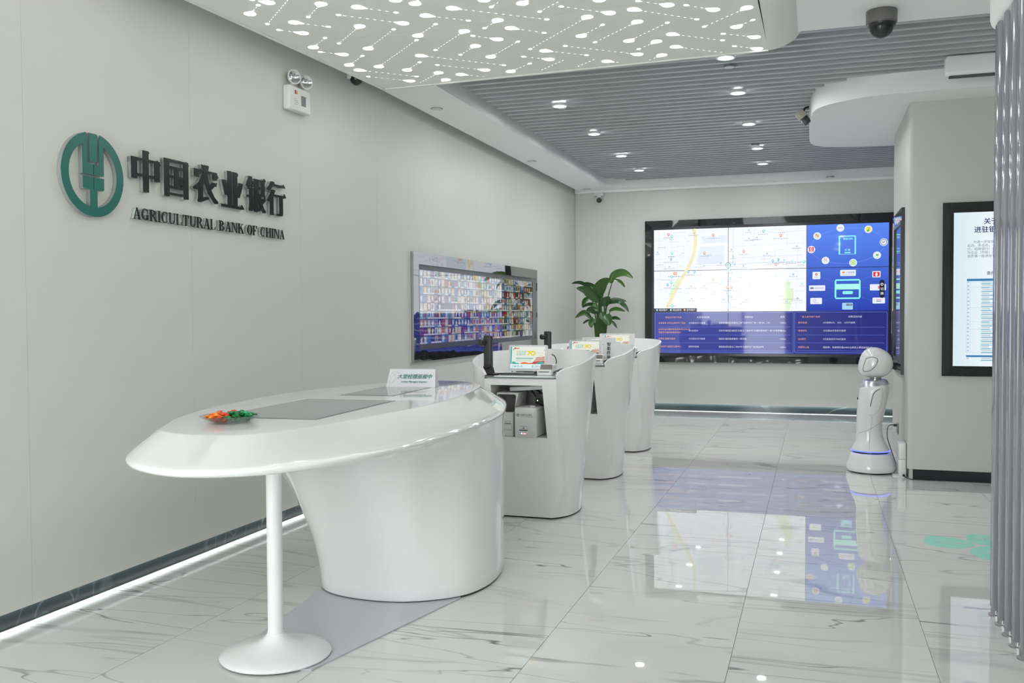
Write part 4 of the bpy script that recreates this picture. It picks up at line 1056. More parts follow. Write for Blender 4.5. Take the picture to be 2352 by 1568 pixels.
row(1.935, ((0.075, '小马快跑 福田区石厦中心', c_to), (0.574, '团购体验课', c_tw), (1.061, '福田街道石厦北二街89号马成时代广场2层209号', c_tw), (2.02, '<300m', c_tw), (2.30, '安妮花儿童', c_to), (2.678, '团购券：免费领价值698元北美线上课程超值礼包', c_tw)))
pn.done(stuff=('map_lines', 'map_labels', 'map_dots', 'map_pins', 'link_lines', 'table_text'))

# ------------------------------------------------------------------ consultation table
tbl = thing('consultation_table', 'long white glossy oval counter table on flared base, nearest on left', 'table', (1.5, 4.9, 0))
TC = Vector((1.32, 4.95, 0))
RIM = [(0.97, 3.50), (1.07, 3.29), (1.28, 3.09), (1.55, 3.00), (1.79, 3.09), (1.965, 3.31), (2.085, 3.65), (2.15, 4.1), (2.165, 4.68), (2.12, 5.22), (2.02, 5.68), (1.84, 6.2), (1.60, 6.60), (1.30, 6.80), (0.98, 6.76), (0.72, 6.45), (0.52, 5.95), (0.45, 5.4), (0.47, 4.8), (0.58, 4.2), (0.77, 3.8)]
TOP = [(1.02, 3.62), (1.10, 3.47), (1.22, 3.38), (1.38, 3.34), (1.53, 3.375), (1.645, 3.46), (1.73, 3.68), (1.775, 4.01), (1.825, 4.50), (1.845, 4.94), (1.82, 5.35), (1.766, 5.70), (1.68, 6.12), (1.54, 6.42), (1.35, 6.60), (1.10, 6.62), (0.88, 6.35), (0.72, 5.97), (0.63, 5.52), (0.635, 5.0), (0.735, 4.33), (0.88, 3.88)]
FLR = [(1.10, 4.95), (1.17, 4.78), (1.29, 4.68), (1.48, 4.632), (1.69, 4.64), (1.87, 4.715), (2.04, 4.88), (2.105, 5.15), (2.06, 5.5), (1.93, 5.80), (1.68, 6.02), (1.40, 6.08), (1.15, 5.9), (1.03, 5.45)]
def polar(pts, c, n, sy=0.5):
    d = catmull([(a, b, 0) for a, b in pts], 10)
    pol = []
    for p in d:
        q = p - c
        pol.append((math.atan2(q.y * sy, q.x), p))
    out = []
    for i in range(n):
        a = -PI + 2 * PI * i / n
        best = None
        for (a0, p0), (a1, p1) in zip(pol, pol[1:] + pol[:1]):
            da = (a1 - a0 + PI) % (2 * PI) - PI
            dd = (a - a0 + PI) % (2 * PI) - PI
            if abs(da) > 1e-9 and 0 <= dd / da < 1 and abs(dd) <= abs(da):
                best = p0 + (p1 - p0) * (dd / da); break
        out.append(best if best is not None else Vector(pol[0][1]))
    return out
NS = 96
rim = polar(RIM, TC, NS); top = polar(TOP, TC, NS)
def inset(ring, c, d):
    return [p + (c - p).normalized() * d for p in ring]
def atz(ring, z): return [(p.x, p.y, z) for p in ring]
ctr = Vector((1.32, 4.95, 0))
def mixr(a, b, t): return [p + (q - p) * t for p, q in zip(a, b)]
mb = MB()
rings = [atz(inset(rim, ctr, d), z) for d, z in ((0.12, 0.972), (0.05, 0.9725), (0.028, 0.975), (0.013, 0.980), (0.004, 0.987), (0.0, 0.995))]
for tt, z in ((0.006, 1.001), (0.022, 1.0065), (0.06, 1.012), (0.15, 1.0205), (0.35, 1.0392), (0.7, 1.072), (0.97, 1.0972)): rings.append(atz(mixr(rim, top, tt), z))
rings += [atz(top, 1.0996), atz(inset(top, ctr, 0.008), 1.100)]
mb.loft(rings)
obj('tabletop', mb, M_gloss, tbl, smooth=60)
FC = Vector((1.57, 5.35, 0))
flr = polar(FLR, FC, NS, 0.8)
rimF = polar(RIM, FC, NS, 0.8)
TT = []
for p in rimF:
    q = p - FC
    r = q.length; lim = 1.62
    r2 = r * 0.998 if r < lim else lim * 0.998 + (r - lim) * 0.12
    TT.append(FC + q.normalized() * r2)
mb = MB(); rings = [atz(inset(flr, FC, 0.004), 0.012), atz(flr, 0.018)]
for i in range(1, 25):
    t = i / 24
    t = 1 - (1 - t) ** 1.5
    g = 0.46 * t ** 1.7 + 0.54 * t ** 12
    rings.append(atz(mixr(flr, TT, g), 0.018 + (0.990 - 0.018) * t))
mb.loft(rings, cap1=False)
obj('pedestal', mb, M_gloss, tbl, smooth=60)
obj('floor_gap', MB().loft([atz(inset(flr, FC, 0.012), 0.0), atz(inset(flr, FC, 0.012), 0.014)]), M_black, tbl, smooth=0)
pl = obj('support_pole', MB().lathe([(0.001, 0.09), (0.0365, 0.09), (0.0365, 0.973), (0.001, 0.973)], c=(1.507, 3.766, 0), n=28), M_satin, tbl)
obj('pole_base', MB().lathe([(0.245, 0.004), (0.257, 0.006), (0.259, 0.012), (0.25, 0.022), (0.20, 0.034), (0.14, 0.048), (0.09, 0.066), (0.06, 0.084), (0.042, 0.103), (0.039, 0.112), (0.001, 0.112)], c=(1.507, 3.766, 0.004), n=48), M_satin, pl)
M_tscr = mat('table_touch_glass', (0.30, 0.35, 0.345), 0.05, ior=1.5)
def table_screen(c, w, l, ang):
    Mt = Matrix.Translation((*c, 1.1002)) @ Matrix.Rotation(ang, 4, 'Z')
    o = obj('inset_screen', MB().prism([(-w / 2, -l / 2), (w / 2, -l / 2), (w / 2, l / 2), (-w / 2, l / 2)], -0.02, 0.0012, Mt), mat('screen_edge_dark', (0.12, 0.125, 0.13), 0.15), tbl, smooth=0)
    obj('screen_glass', MB().prism([(-w / 2 + 0.014, -l / 2 + 0.02), (w / 2 - 0.014, -l / 2 + 0.02), (w / 2 - 0.014, l / 2 - 0.02), (-w / 2 + 0.014, l / 2 - 0.02)], 0.0008, 0.0018, Mt), M_tscr, o, smooth=0)
table_screen((1.297, 4.475), 0.575, 1.02, 0.055)
table_screen((1.205, 5.625), 0.36, 0.70, 0.055)

# tent sign on the table
tp = thing('tent_sign', 'folded white desk sign with green Chinese lettering on the counter table', 'sign', (1.215, 6.0, 1.10))
M_card = mat('white_card', (0.78, 0.78, 0.80), 0.4)
A0, A1 = Vector((1.035, 5.945, 1.1007)), Vector((1.392, 5.990, 1.1007))
B0, B1 = A0 + Vector((-0.012, 0.105, 0)), A1 + Vector((-0.012, 0.105, 0))
C0, C1 = (A0 + B0) / 2 + Vector((0.014, 0, 0.125)), (A1 + B1) / 2 + Vector((-0.012, 0, 0.125))
obj('front_face', MB().add([A0, A1, C1, C0, A0 + Vector((0, 0.003, 0)), A1 + Vector((0, 0.003, 0)), C1 + Vector((0, 0.003, -0.002)), C0 + Vector((0, 0.003, -0.002))], [(0, 1, 2, 3), (7, 6, 5, 4), (0, 4, 5, 1), (2, 6, 7, 3), (1, 5, 6, 2), (0, 3, 7, 4)]), M_card, tp, smooth=0)
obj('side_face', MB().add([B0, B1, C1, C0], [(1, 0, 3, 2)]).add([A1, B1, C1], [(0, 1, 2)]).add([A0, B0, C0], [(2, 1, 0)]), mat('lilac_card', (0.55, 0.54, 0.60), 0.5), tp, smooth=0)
pn = Panel(frame(A0, A1 - A0, ((C0 + C1) / 2 - (A0 + A1) / 2)), tp)
M_tg = mat('print_teal', srgb(20, 120, 110), 0.5)
pn.text('sign_text', M_tg, '大堂经理巡视中', 0.074, 0.066, 0.0362, 0.0012, shear=0.25, offset=0.0008)
pn.text('sign_text', M_tg, 'Lobby Manager Inspect', 0.106, 0.034, 0.0200, 0.0012, shear=0.2, offset=0.0004)
M_leafln = mat('print_grey_line', srgb(150, 165, 165), 0.5)
for (ax, ay), (bx, by), bul in (((0.022, 0.004), (0.048, 0.122), 0.020), ((0.03, 0.118), (0.098, 0.072), 0.018), ((0.026, 0.03), (0.078, 0.104), -0.020), ((0.06, 0.122), (0.108, 0.108), 0.008)):
    nx, ny = -(by - ay), bx - ax; l = math.hypot(nx, ny); nx, ny = nx / l, ny / l
    for sg_ in (1, -1):
        P = [(ax + (bx - ax) * t + nx * bul * sg_ * math.sin(PI * t), ay + (by - ay) * t + ny * bul * sg_ * math.sin(PI * t)) for t in [i / 10 for i in range(11)]]
        pn.line('leaf_outline', M_leafln, [(max(a, 0.016), min(max(b, 0.002), 0.127)) for a, b in P], 0.0009, 0.001)
pn.done()

# candy dish and candies
DC = Vector((1.258, 3.79, 1.1004))
M_glass = clear_mat('clear_glass', (0.30, 0.31, 0.31), 0.04)
dish = thing('candy_dish', 'clear glass dish holding wrapped candies on the counter table', 'dish', DC)
prof = [(0.001, 0.0), (0.075, 0.0), (0.09, 0.003), (0.115, 0.014), (0.143, 0.030), (0.146, 0.033), (0.142, 0.034), (0.112, 0.018), (0.088, 0.007), (0.001, 0.005)]
rings = []
for r, z in prof:
    rings.append([(r * (1 + (0.012 if r > 0.1 and i % 2 else 0)) * math.cos(2 * PI * i / 64), r * (1 + (0.012 if r > 0.1 and i % 2 else 0)) * math.sin(2 * PI * i / 64), z) for i in range(64)])
obj('bowl', MB().loft(rings), M_glass, dish, world=False, smooth=50)
def candy_mesh(nm, m, m2):
    mb = MB(); L = []
    for x, r in ((-0.028, 0.010), (-0.024, 0.008), (-0.0165, 0.0028), (-0.012, 0.007), (-0.006, 0.0098), (0.0, 0.0105), (0.006, 0.0098), (0.012, 0.007), (0.0165, 0.0028), (0.024, 0.008), (0.028, 0.010)):
        L.append([(x, r * math.cos(2 * PI * i / 10) * (1 if abs(x) < 0.02 else 1.1), r * math.sin(2 * PI * i / 10) * (1 if abs(x) < 0.02 else 0.35), ) for i in range(10)])
    mb.loft(L)
    me = bpy.data.meshes.new(nm); me.from_pydata(mb.v, [], mb.f)
    me.materials.append(m); me.update()
    me.polygons.foreach_set('use_smooth', [True] * len(me.polygons))
    return me
cm = [candy_mesh('candy', mat('candy_red_foil', srgb(214, 70, 28), 0.22, metal=0.2), None), candy_mesh('candy', mat('candy_orange_foil', srgb(240, 130, 30), 0.22, metal=0.2), None), candy_mesh('candy', mat('candy_green_foil', srgb(18, 128, 70), 0.22, metal=0.2), None), candy_mesh('candy', mat('candy_pale_green_foil', srgb(70, 165, 110), 0.25, metal=0.2), None)]
rc = random.Random(5)
ex = Vector((0.955, 0.30, 0)); ey = Vector((-0.30, 0.955, 0))
lab = ['red foil wrapped candy on left side of glass dish', 'orange foil wrapped candy on left side of glass dish', 'dark green foil wrapped candy on right side of glass dish', 'pale green foil wrapped candy on right side of glass dish']
n = 0
for layer, (zz, R0) in enumerate(((0.017, 0.092), (0.031, 0.112), (0.043, 0.085))):
    placed = []
    tries = 0
    want = (17, 19, 10)[layer]
    while len(placed) < want and tries < 900:
        tries += 1
        a = rc.uniform(0, 2 * PI); r = R0 * math.sqrt(rc.random())
        p = ex * (r * math.cos(a)) + ey * (r * math.sin(a))
        if any((p - q).length < 0.030 for q in placed): continue
        placed.append(p)
        left = p.dot(ex) < 0.0
        k = (0 if rc.random() < 0.6 else 1) if left else (2 if rc.random() < 0.7 else 3)
        o = mesh_obj('candy', cm[k])
        o.location = DC + p + Vector((0, 0, zz)); o.rotation_euler = (rc.uniform(-0.3, 0.3), rc.uniform(-0.25, 0.25), rc.uniform(0, PI))
        tag(o, lab[k], 'candy', ('red candies in the glass dish', 'orange candies in the glass dish', 'dark green candies in the glass dish', 'pale green candies in the glass dish')[k])

# floor plate under the table
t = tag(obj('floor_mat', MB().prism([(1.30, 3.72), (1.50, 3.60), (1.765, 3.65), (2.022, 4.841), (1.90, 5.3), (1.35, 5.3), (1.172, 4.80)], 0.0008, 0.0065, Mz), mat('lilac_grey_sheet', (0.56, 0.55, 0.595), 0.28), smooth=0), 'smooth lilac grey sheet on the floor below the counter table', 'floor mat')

# ------------------------------------------------------------------ service kiosks
def kiosk_front_half(z):
    if z > 0.30: return 0.295 + 0.03 * (1.12 - z) / 0.82
    t = max(z, 0) / 0.30
    return 0.25 + 0.075 * math.sin(t * PI / 2)
BASE = [(0.0, 0.004), (0.055, 0.05), (0.10, 0.13), (0.135, 0.27), (0.132, 0.42), (0.10, 0.58), (0.02, 0.70), (-0.10, 0.78), (-0.25, 0.81)]      # offsets from front corner x
UP = [(0.293, 0.004), (0.335, 0.035), (0.40, 0.085), (0.465, 0.17), (0.500, 0.30), (0.505, 0.45), (0.475, 0.62), (0.40, 0.77), (0.27, 0.88), (0.13, 0.935), (0.0, 0.95)]
LO = [(0.25, 0.004), (0.285, 0.03), (0.325, 0.08), (0.362, 0.15), (0.385, 0.27), (0.385, 0.40), (0.360, 0.55), (0.30, 0.68), (0.20, 0.77), (0.10, 0.81), (0.0, 0.825)]
RIMH = [1.124, 1.168, 1.192, 1.216, 1.246, 1.268, 1.282, 1.290, 1.296, 1.299, 1.30]
def half(z):
    t = min(z / 1.27, 1.02)
    pts = [(a[0] + (b[0] - a[0]) * t, a[1] + (b[1] - a[1]) * t) for a, b in zip(LO, UP)]
    wf = kiosk_front_half(min(z, 1.12))
    d = wf - pts[0][0]
    pts[0] = (wf, pts[0][1])
    if z < 1.12:
        pts[1] = (max(pts[1][0], wf + 0.02) , pts[1][1])
        pts[2] = (max(pts[2][0], wf + 0.035), pts[2][1])
    return pts
NH = 40
def fine(pts):
    d = catmull([(a, b, 0) for a, b in pts], 4, False)
    return [(p.x, p.y) for p in d]
def outline(z):
    h = fine(half(z))
    return h + [(-a, b) for a, b in h[::-1][1:]]     # right front corner -> back -> left front corner
rimh = [p.y for p in catmull([(i, v, 0) for i, v in enumerate(RIMH)], 4, False)]
rimh = rimh + rimh[::-1][1:]
NP = len(rimh)
def shell():
    mb = MB()
    lv = 16; cols = []
    for i in range(NP):
        c = []
        for k in range(lv + 1):
            z = 0.012 + (rimh[i] - 0.012) * (k / lv)
            p = outline(z)[i]; c.append((p[0], p[1], z))
        # rounded rim then inner face down to desk
        p = outline(rimh[i])
        a = Vector((*p[i], 0)); nb = Vector((0, 0.42, 0)) - a; nb.normalize()
        th = 0.026
        c.append((a.x + nb.x * th * 0.3, a.y + nb.y * th * 0.3, rimh[i] + 0.006))
        c.append((a.x + nb.x * th * 0.8, a.y + nb.y * th * 0.8, rimh[i] + 0.005))
        c.append((a.x + nb.x * th, a.y + nb.y * th, rimh[i] - 0.004))
        q = Vector((*outline(1.10)[i], 0))
        c.append((q.x + nb.x * th, q.y + nb.y * th, 1.10))
        cols.append(c)
    L = len(cols[0])
    vs = [p for c in cols for p in c]
    fs = [(i * L + k, (i + 1) * L + k, (i + 1) * L + k + 1, i * L + k + 1) for i in range(NP - 1) for k in range(L - 1)]
    mb.add(vs, fs)
    return mb
NX = (-0.245, 0.182, -0.228, 0.222)      # niche: top left, top right, bottom left, bottom right
NZ0, NZ1, ND = 0.640, 1.050, 0.46
def front():
    mb = MB()
    zs = [0.012, 0.05, 0.10, 0.16, 0.22, 0.30, 0.45, NZ0, 0.8, 0.93, NZ1, 1.10]
    Y = 0.004
    for z0, z1 in zip(zs[:-1], zs[1:]):
        w0, w1 = kiosk_front_half(z0), kiosk_front_half(z1)
        if z0 >= NZ0 - 1e-6 and z1 <= NZ1 + 1e-6:
            def nx(z):
                t = (z - NZ0) / (NZ1 - NZ0); return NX[2] + (NX[0] - NX[2]) * t, NX[3] + (NX[1] - NX[3]) * t
            (l0, r0), (l1, r1) = nx(z0), nx(z1)
            mb.add([(-w0, Y, z0), (l0, Y, z0), (l1, Y, z1), (-w1, Y, z1)], [(0, 1, 2, 3)])
            mb.add([(r0, Y, z0), (w0, Y, z0), (w1, Y, z1), (r1, Y, z1)], [(0, 1, 2, 3)])
            mb.add([(l0, Y, z0), (l0, ND, z0), (l1, ND, z1), (l1, Y, z1)], [(0, 1, 2, 3)])
            mb.add([(r0, Y, z0), (r1, Y, z1), (r1, ND, z1), (r0, ND, z0)], [(0, 1, 2, 3)])
            mb.add([(l0, ND, z0), (r0, ND, z0), (r1, ND, z1), (l1, ND, z1)], [(0, 1, 2, 3)])
        else:
            mb.add([(-w0, Y, z0), (w0, Y, z0), (w1, Y, z1), (-w1, Y, z1)], [(0, 1, 2, 3)])
    mb.add([(NX[2], Y, NZ0), (NX[3], Y, NZ0), (NX[3], ND, NZ0), (NX[2], ND, NZ0)], [(0, 1, 2, 3)])
    mb.add([(NX[0], Y, NZ1), (NX[0], ND, NZ1), (NX[1], ND, NZ1), (NX[1], Y, NZ1)], [(0, 1, 2, 3)])
    return mb
KX, KY = 1.715, 6.936
KOFF = [(0.0, 0.0), (-0.008, 1.797), (-0.038, 3.655)]
klab = ['white glossy tub-shaped service kiosk nearest, with printers in its niche', 'middle white tub-shaped service kiosk of the three', 'farthest white tub-shaped service kiosk of the three']
k0 = thing('service_kiosk', klab[0], 'kiosk', (KX, KY, 0), 'three white service kiosks in a row')
obj('shell', shell(), M_gloss, k0, world=False, smooth=50)
obj('front_panel', front(), M_gloss, k0, world=False, smooth=30, fix=False)
o110 = outline(1.10)
def inset_out(d):
    out = []
    for p in o110:
        a = Vector((*p, 0)); nb = (Vector((0, 0.42, 0)) - a).normalized(); q = a + nb * d
        out.append((q.x, max(q.y, 0.004)))
    return out
obj('desk_board', MB().prism(inset_out(0.02), 1.085, 1.1092, Mz), M_gloss, k0, world=False, smooth=0)
gp = [(x, y) for x, y in rr(-0.262, -0.006, 0.285, 0.80, 0.03) if True]
obj('glass_plate', MB().prism([(-0.215, -0.008), (0.270, -0.008), (0.292, 0.012), (0.40, 0.20), (0.42, 0.5), (0.30, 0.75), (-0.30, 0.75), (-0.42, 0.5), (-0.42, 0.22), (-0.215, 0.16)], 1.1095, 1.1150, Mz), mat('green_edge_glass', (0.10, 0.19, 0.18), 0.08), k0, world=False, smooth=0)
obj('desk_top', MB().prism([(-0.212, -0.006), (0.268, -0.006), (0.290, 0.013), (0.398, 0.20), (0.418, 0.5), (0.298, 0.747), (-0.298, 0.747), (-0.418, 0.5), (-0.418, 0.222), (-0.212, 0.163)], 1.1152, 1.1245, Mz), M_gloss, k0, world=False, smooth=0)
obj('stand_inlay', MB().prism([(-0.292, 0.004), (-0.216, 0.0), (-0.216, 0.155), (-0.40, 0.155), (-0.40, 0.12)], 1.1095, 1.1225, Mz), mat('grey_gloss', (0.16, 0.16, 0.165), 0.15), k0, world=False, smooth=0)
obj('floor_gap', MB().loft([[(p[0] * 0.96, 0.02 + p[1] * 0.96, z) for p in outline(0.012)] for z in (0.0, 0.0135)]), M_black, k0, world=False, smooth=0)  # black inset plinth in place of the shadow gap at the floor
ks = [k0]
for i in (1, 2):
    c = copy_tree(k0); c.location = (KX + KOFF[i][0], KY + KOFF[i][1], 0); c['label'] = klab[i]; ks.append(c)
def KP(i): return Vector((KX + KOFF[i][0], KY + KOFF[i][1], 0))

# document camera stands
st = thing('document_camera', 'black upright document camera on the nearest kiosk desk', 'camera', KP(0) + Vector((-0.315, 0.15, 1.1228)), 'black document cameras on the kiosks')
Mr = Matrix.Rotation(math.radians(-8), 4, 'Z')
obj('stand_base', MB().rbox(-0.075, 0.085, -0.06, 0.06, 0.0, 0.012, 0.004, M=Mr).add([Mr @ Vector(v) for v in [(-0.075, -0.055, 0.012), (0.03, -0.055, 0.012), (0.03, 0.055, 0.012), (-0.075, 0.055, 0.012), (-0.04, -0.025, 0.045), (0.03, -0.025, 0.06), (0.03, 0.03, 0.06), (-0.04, 0.03, 0.045)]], [(0, 3, 2, 1), (4, 5, 6, 7), (0, 1, 5, 4), (1, 2, 6, 5), (2, 3, 7, 6), (3, 0, 4, 7)]), M_black, st, world=False, smooth=0)
M_char = mat('charcoal_plastic', (0.035, 0.036, 0.038), 0.4)
obj('column', MB().rbox(-0.037, 0.034, -0.02, 0.025, 0.035, 0.318, 0.012, 3, M=Mr), M_char, st, world=False)
Mh = Mr @ Matrix.Translation((-0.020, -0.02, 0.262)) @ Matrix.Rotation(math.radians(90), 4, 'X') @ Matrix.Rotation(math.radians(-35), 4, 'Y')
h = obj('camera_head', MB().lathe([(0.001, 0.0), (0.020, 0.0), (0.020, 0.018), (0.027, 0.022), (0.027, 0.046), (0.024, 0.05), (0.001, 0.05)], n=20, M=Mh), M_black, st, world=False)
obj('lens', MB().lathe([(0.001, 0.0505), (0.016, 0.0505), (0.014, 0.054), (0.001, 0.055)], n=16, M=Mh), M_bezel, h, world=False)
obj('hinge', MB().tube([(-0.03, -0.022, 0.06), (0.0, -0.03, 0.06), (0.035, -0.022, 0.075)], 0.012), M_black, st, world=False)
s2 = copy_tree(st); s2.location = KP(1) + Vector((-0.322, 0.17, 1.1228)); s2['label'] = 'black upright document camera on the middle kiosk desk, behind the nearest screen'

# terminals with the poster picture
M_lap = mat('silver_white_case', (0.70, 0.71, 0.72), 0.28)
p_cream = scr('poster_cream', srgb(232, 234, 222), 0.95); p_teal = scr('poster_teal', srgb(60, 168, 160), 0.95); p_tealt = scr('poster_teal_text', srgb(70, 175, 160), 0.95); p_gold = scr('poster_gold', srgb(214, 176, 84), 0.95); p_yel = scr('poster_yellow', srgb(236, 216, 56), 0.95); p_red = scr('poster_red', srgb(196, 62, 52), 0.95); p_red2 = scr('poster_dark_red', srgb(160, 48, 44), 0.95); p_or = scr('poster_orange', srgb(226, 118, 56), 0.95); p_foot = scr('poster_foot', srgb(222, 242, 244), 0.95); p_ink = scr('poster_ink', srgb(70, 84, 96), 0.95); p_br = scr('poster_brown', srgb(150, 78, 54), 0.95); p_roof = scr('poster_roof', srgb(205, 150, 100), 0.95)
def poster(pn, w, h, W_, skip_left=False):
    k = w / 0.30
    pn.rect('display', p_cream, 0, 0, w, h, W_)
    pn.rect('poster_art', p_foot, 0, 0, w, h * 0.20, W_ + 0.0003)
    pn.rect('poster_art', p_teal, 0.0, h * 0.20, w * 0.035, h, W_ + 0.0003)
    pn.rect('poster_art', p_foot, w * 0.035, h * 0.20, w * 0.05, h, W_ + 0.0003)
    # hills and clouds along the bottom
    def hill(m, c, r, a=0.0, ry=None, dw=0.0006):
        ry = ry or r
        pts = [(c[0] - r, c[1])] + [(c[0] + r * math.cos(x), c[1] + ry * math.sin(x)) for x in [PI - i / 10 * PI for i in range(11)]] + [(c[0] + r, c[1])]
        pts = [(min(max(x, w * 0.052), w * 0.995), y) for x, y in pts]
        pn.poly('poster_art', m, pts, W_ + dw)
    hb = h * 0.202
    hill(p_teal, (w * 0.09, hb), w * 0.08, ry=h * 0.11); hill(p_teal, (w * 0.2, hb), w * 0.07, ry=h * 0.05)
    hill(p_or, (w * 0.42, hb), w * 0.13, ry=h * 0.09, dw=0.0009); hill(p_or, (w * 0.60, hb), w * 0.10, ry=h * 0.06, dw=0.0009)
    # gate building
    pn.poly('poster_art', p_red, [(w * 0.62, hb), (w * 0.66, h * 0.30), (w * 0.995, h * 0.36), (w * 0.995, hb)], W_ + 0.0012)
    for i in range(4):
        y0 = h * (0.30 + i * 0.055); x0 = w * (0.66 + i * 0.025)
        pn.poly('poster_art', p_red2 if i % 2 else p_red, [(x0, y0), (w * 0.995, y0 + h * 0.035), (w * 0.995, y0 + h * 0.07), (x0 + w * 0.03, y0 + h * 0.035)], W_ + 0.0015)
        pn.line('poster_art', p_roof, [(x0, y0 + h * 0.006), (w * 0.995, y0 + h * 0.042)], h * 0.008, W_ + 0.0018)
    pn.line('poster_art', p_roof, [(w * 0.74, h * 0.50), (w * 0.905, h * 0.60), (w * 0.995, h * 0.52)], h * 0.012, W_ + 0.0018)
    hill(p_teal, (w * 0.90, hb), w * 0.09, ry=h * 0.13, dw=0.002)
    hill(p_teal, (w * 0.80, hb), w * 0.05, ry=h * 0.07, dw=0.0021)
    # dragon scroll top left and birds
    pn.line('poster_art', p_br, [(w * 0.07, h * 0.83), (w * 0.10, h * 0.92), (w * 0.15, h * 0.955)], h * 0.03, W_ + 0.0006)
    pn.line('poster_art', p_red, [(w * 0.11, h * 0.90), (w * 0.16, h * 0.925), (w * 0.20, h * 0.91), (w * 0.25, h * 0.93)], h * 0.035, W_ + 0.0008)
    for bx, by in ((0.80, 0.72), (0.86, 0.70), (0.845, 0.63), (0.93, 0.695), (0.79, 0.65)):
        pn.line('poster_art', p_br, [(w * bx, h * (by + 0.012)), (w * (bx + 0.012), h * by), (w * (bx + 0.024), h * (by + 0.012))], h * 0.007, W_ + 0.0006)
    pn.poly('poster_art', p_red, [(w * 0.965, h * 0.84), (w * 0.99, h * 0.86), (w * 0.985, h * 0.80)], W_ + 0.0006)
    if not skip_left:
        pn.text('poster_text', p_gold, '金', w * 0.165, h * 0.715, 0.0215 * k, W_ + 0.0006)
        pn.text('poster_text', p_tealt, '彩华诞', w * 0.238, h * 0.715, 0.0215 * k, W_ + 0.0006)
        pn.text('poster_text', p_tealt, '举国同庆', w * 0.165, h * 0.595, 0.0215 * k, W_ + 0.0006)
    pn.rect('poster_text', p_tealt, w * 0.155, h * 0.45, w * 0.66, h * 0.485, W_ + 0.0006)
    for i in range(4): pn.line('poster_text', p_teal, [(w * 0.155, h * (0.42 - i * 0.03)), (w * (0.64 - i * 0.02), h * (0.42 - i * 0.03))], h * 0.006, W_ + 0.0006)
    # the big 70
    a = w * 0.475; b = h * 0.60
    pn.poly('poster_text', p_yel, [(a, b + h * 0.205), (a + w * 0.125, b + h * 0.205), (a + w * 0.115, b + h * 0.15), (a, b + h * 0.15)], W_ + 0.001)
    pn.poly('poster_text', p_yel, [(a + w * 0.06, b + h * 0.15), (a + w * 0.118, b + h * 0.15), (a + w * 0.055, b), (a, b)], W_ + 0.001)
    cx, cy = a + w * 0.18, b + h * 0.10
    for i in range(20):
        x0, x1 = i / 20 * 2 * PI, (i + 1) / 20 * 2 * PI
        r0x, r1x, r0y, r1y = w * 0.040, w * 0.078, h * 0.058, h * 0.112
        pn.poly('poster_text', p_yel if i % 5 else p_gold, [(cx + r1x * math.cos(x0), cy + r1y * math.sin(x0)), (cx + r1x * math.cos(x1), cy + r1y * math.sin(x1)), (cx + r0x * math.cos(x1), cy + r0y * math.sin(x1)), (cx + r0x * math.cos(x0), cy + r0y * math.sin(x0))], W_ + 0.001)
    # foot line
    pn.text('poster_text', p_tealt, 'G', w * 0.055, h * 0.055, 0.022 * k, W_ + 0.0008)
    pn.disc('poster_text', p_tealt, w * 0.14, h * 0.092, 0.007 * k, W_ + 0.0008, 12)
    pn.text('poster_text', p_tealt, 'S智e通', w * 0.175, h * 0.06, 0.019 * k, W_ + 0.0008)
    cx, cy = w * 0.655, h * 0.09
    for p in emblem_polys(0.0105 * k): pn.poly('poster_text', p_tealt, [(x + cx, y + cy) for x, y in p], W_ + 0.0008)
    pn.text('poster_text', p_ink, '中国农业银行', w * 0.705, h * 0.085, 0.0128 * k, W_ + 0.0008)
    pn.line('poster_text', p_ink, [(w * 0.705, h * 0.055), (w * 0.97, h * 0.055)], 0.0016 * k, W_ + 0.0008)
def terminal(i, label, x0, y0, w, h, board=False, yaw_=0.02, tilt=0.16):
    base = KP(i) + Vector((x0, y0, 1.1248))
    t = thing('terminal_screen', label, 'screen', base)
    u = Vector((math.cos(yaw_), math.sin(yaw_), 0)); v = Vector((-math.sin(yaw_) * math.sin(tilt), math.cos(yaw_) * math.sin(tilt), math.cos(tilt)))
    M = frame(base + Vector((-u * w / 2)) + Vector((0, 0, 0.016)), u, v)
    obj('case', MB().prism(rr(0, 0, w, h, 0.012), -0.010, 0.0, M), M_lap if not board else M_plast, t, smooth=30)
    ml, mr_, mt, mbm = (0.018, 0.022, 0.014, 0.022) if not board else (0.068, 0.066, 0.022, 0.05)
    pn = Panel(M @ Matrix.Translation((ml, mbm, 0)), t)
    poster(pn, w - ml - mr_, h - mt - mbm, 0.0008, False)
    pn.done(stuff=('poster_art', 'poster_text'))
    pn = Panel(M, t)
    pn.disc('webcam', M_black, w / 2, h - mt / 2, 0.0025, 0.0006, 10)
    pn.text('top_logo', M_tg, '中国农业银行', 0.03, h - mt * 0.75, 0.008, 0.0006)
    pn.done()
    nrm = u.cross(v)
    obj('stand', MB().box(-0.10, 0.10, 0.0, 0.10, 0.0, 0.012, Matrix.Translation(base) @ Matrix.Rotation(yaw_, 4, 'Z')).box(-0.04, 0.04, 0.02, 0.035, 0.012, 0.12, Matrix.Translation(base) @ Matrix.Rotation(yaw_, 4, 'Z')), M_grey, t, smooth=0)
    return t, M
terminal(0, 'lit terminal screen with red and gold anniversary poster on nearest kiosk', -0.048, 0.36, 0.335, 0.218)
terminal(1, 'lit terminal screen with anniversary poster on middle kiosk', 0.0, 0.40, 0.335, 0.208)
terminal(2, 'lit terminal screen in wide white board on farthest kiosk', -0.03, 0.42, 0.43, 0.235, True)

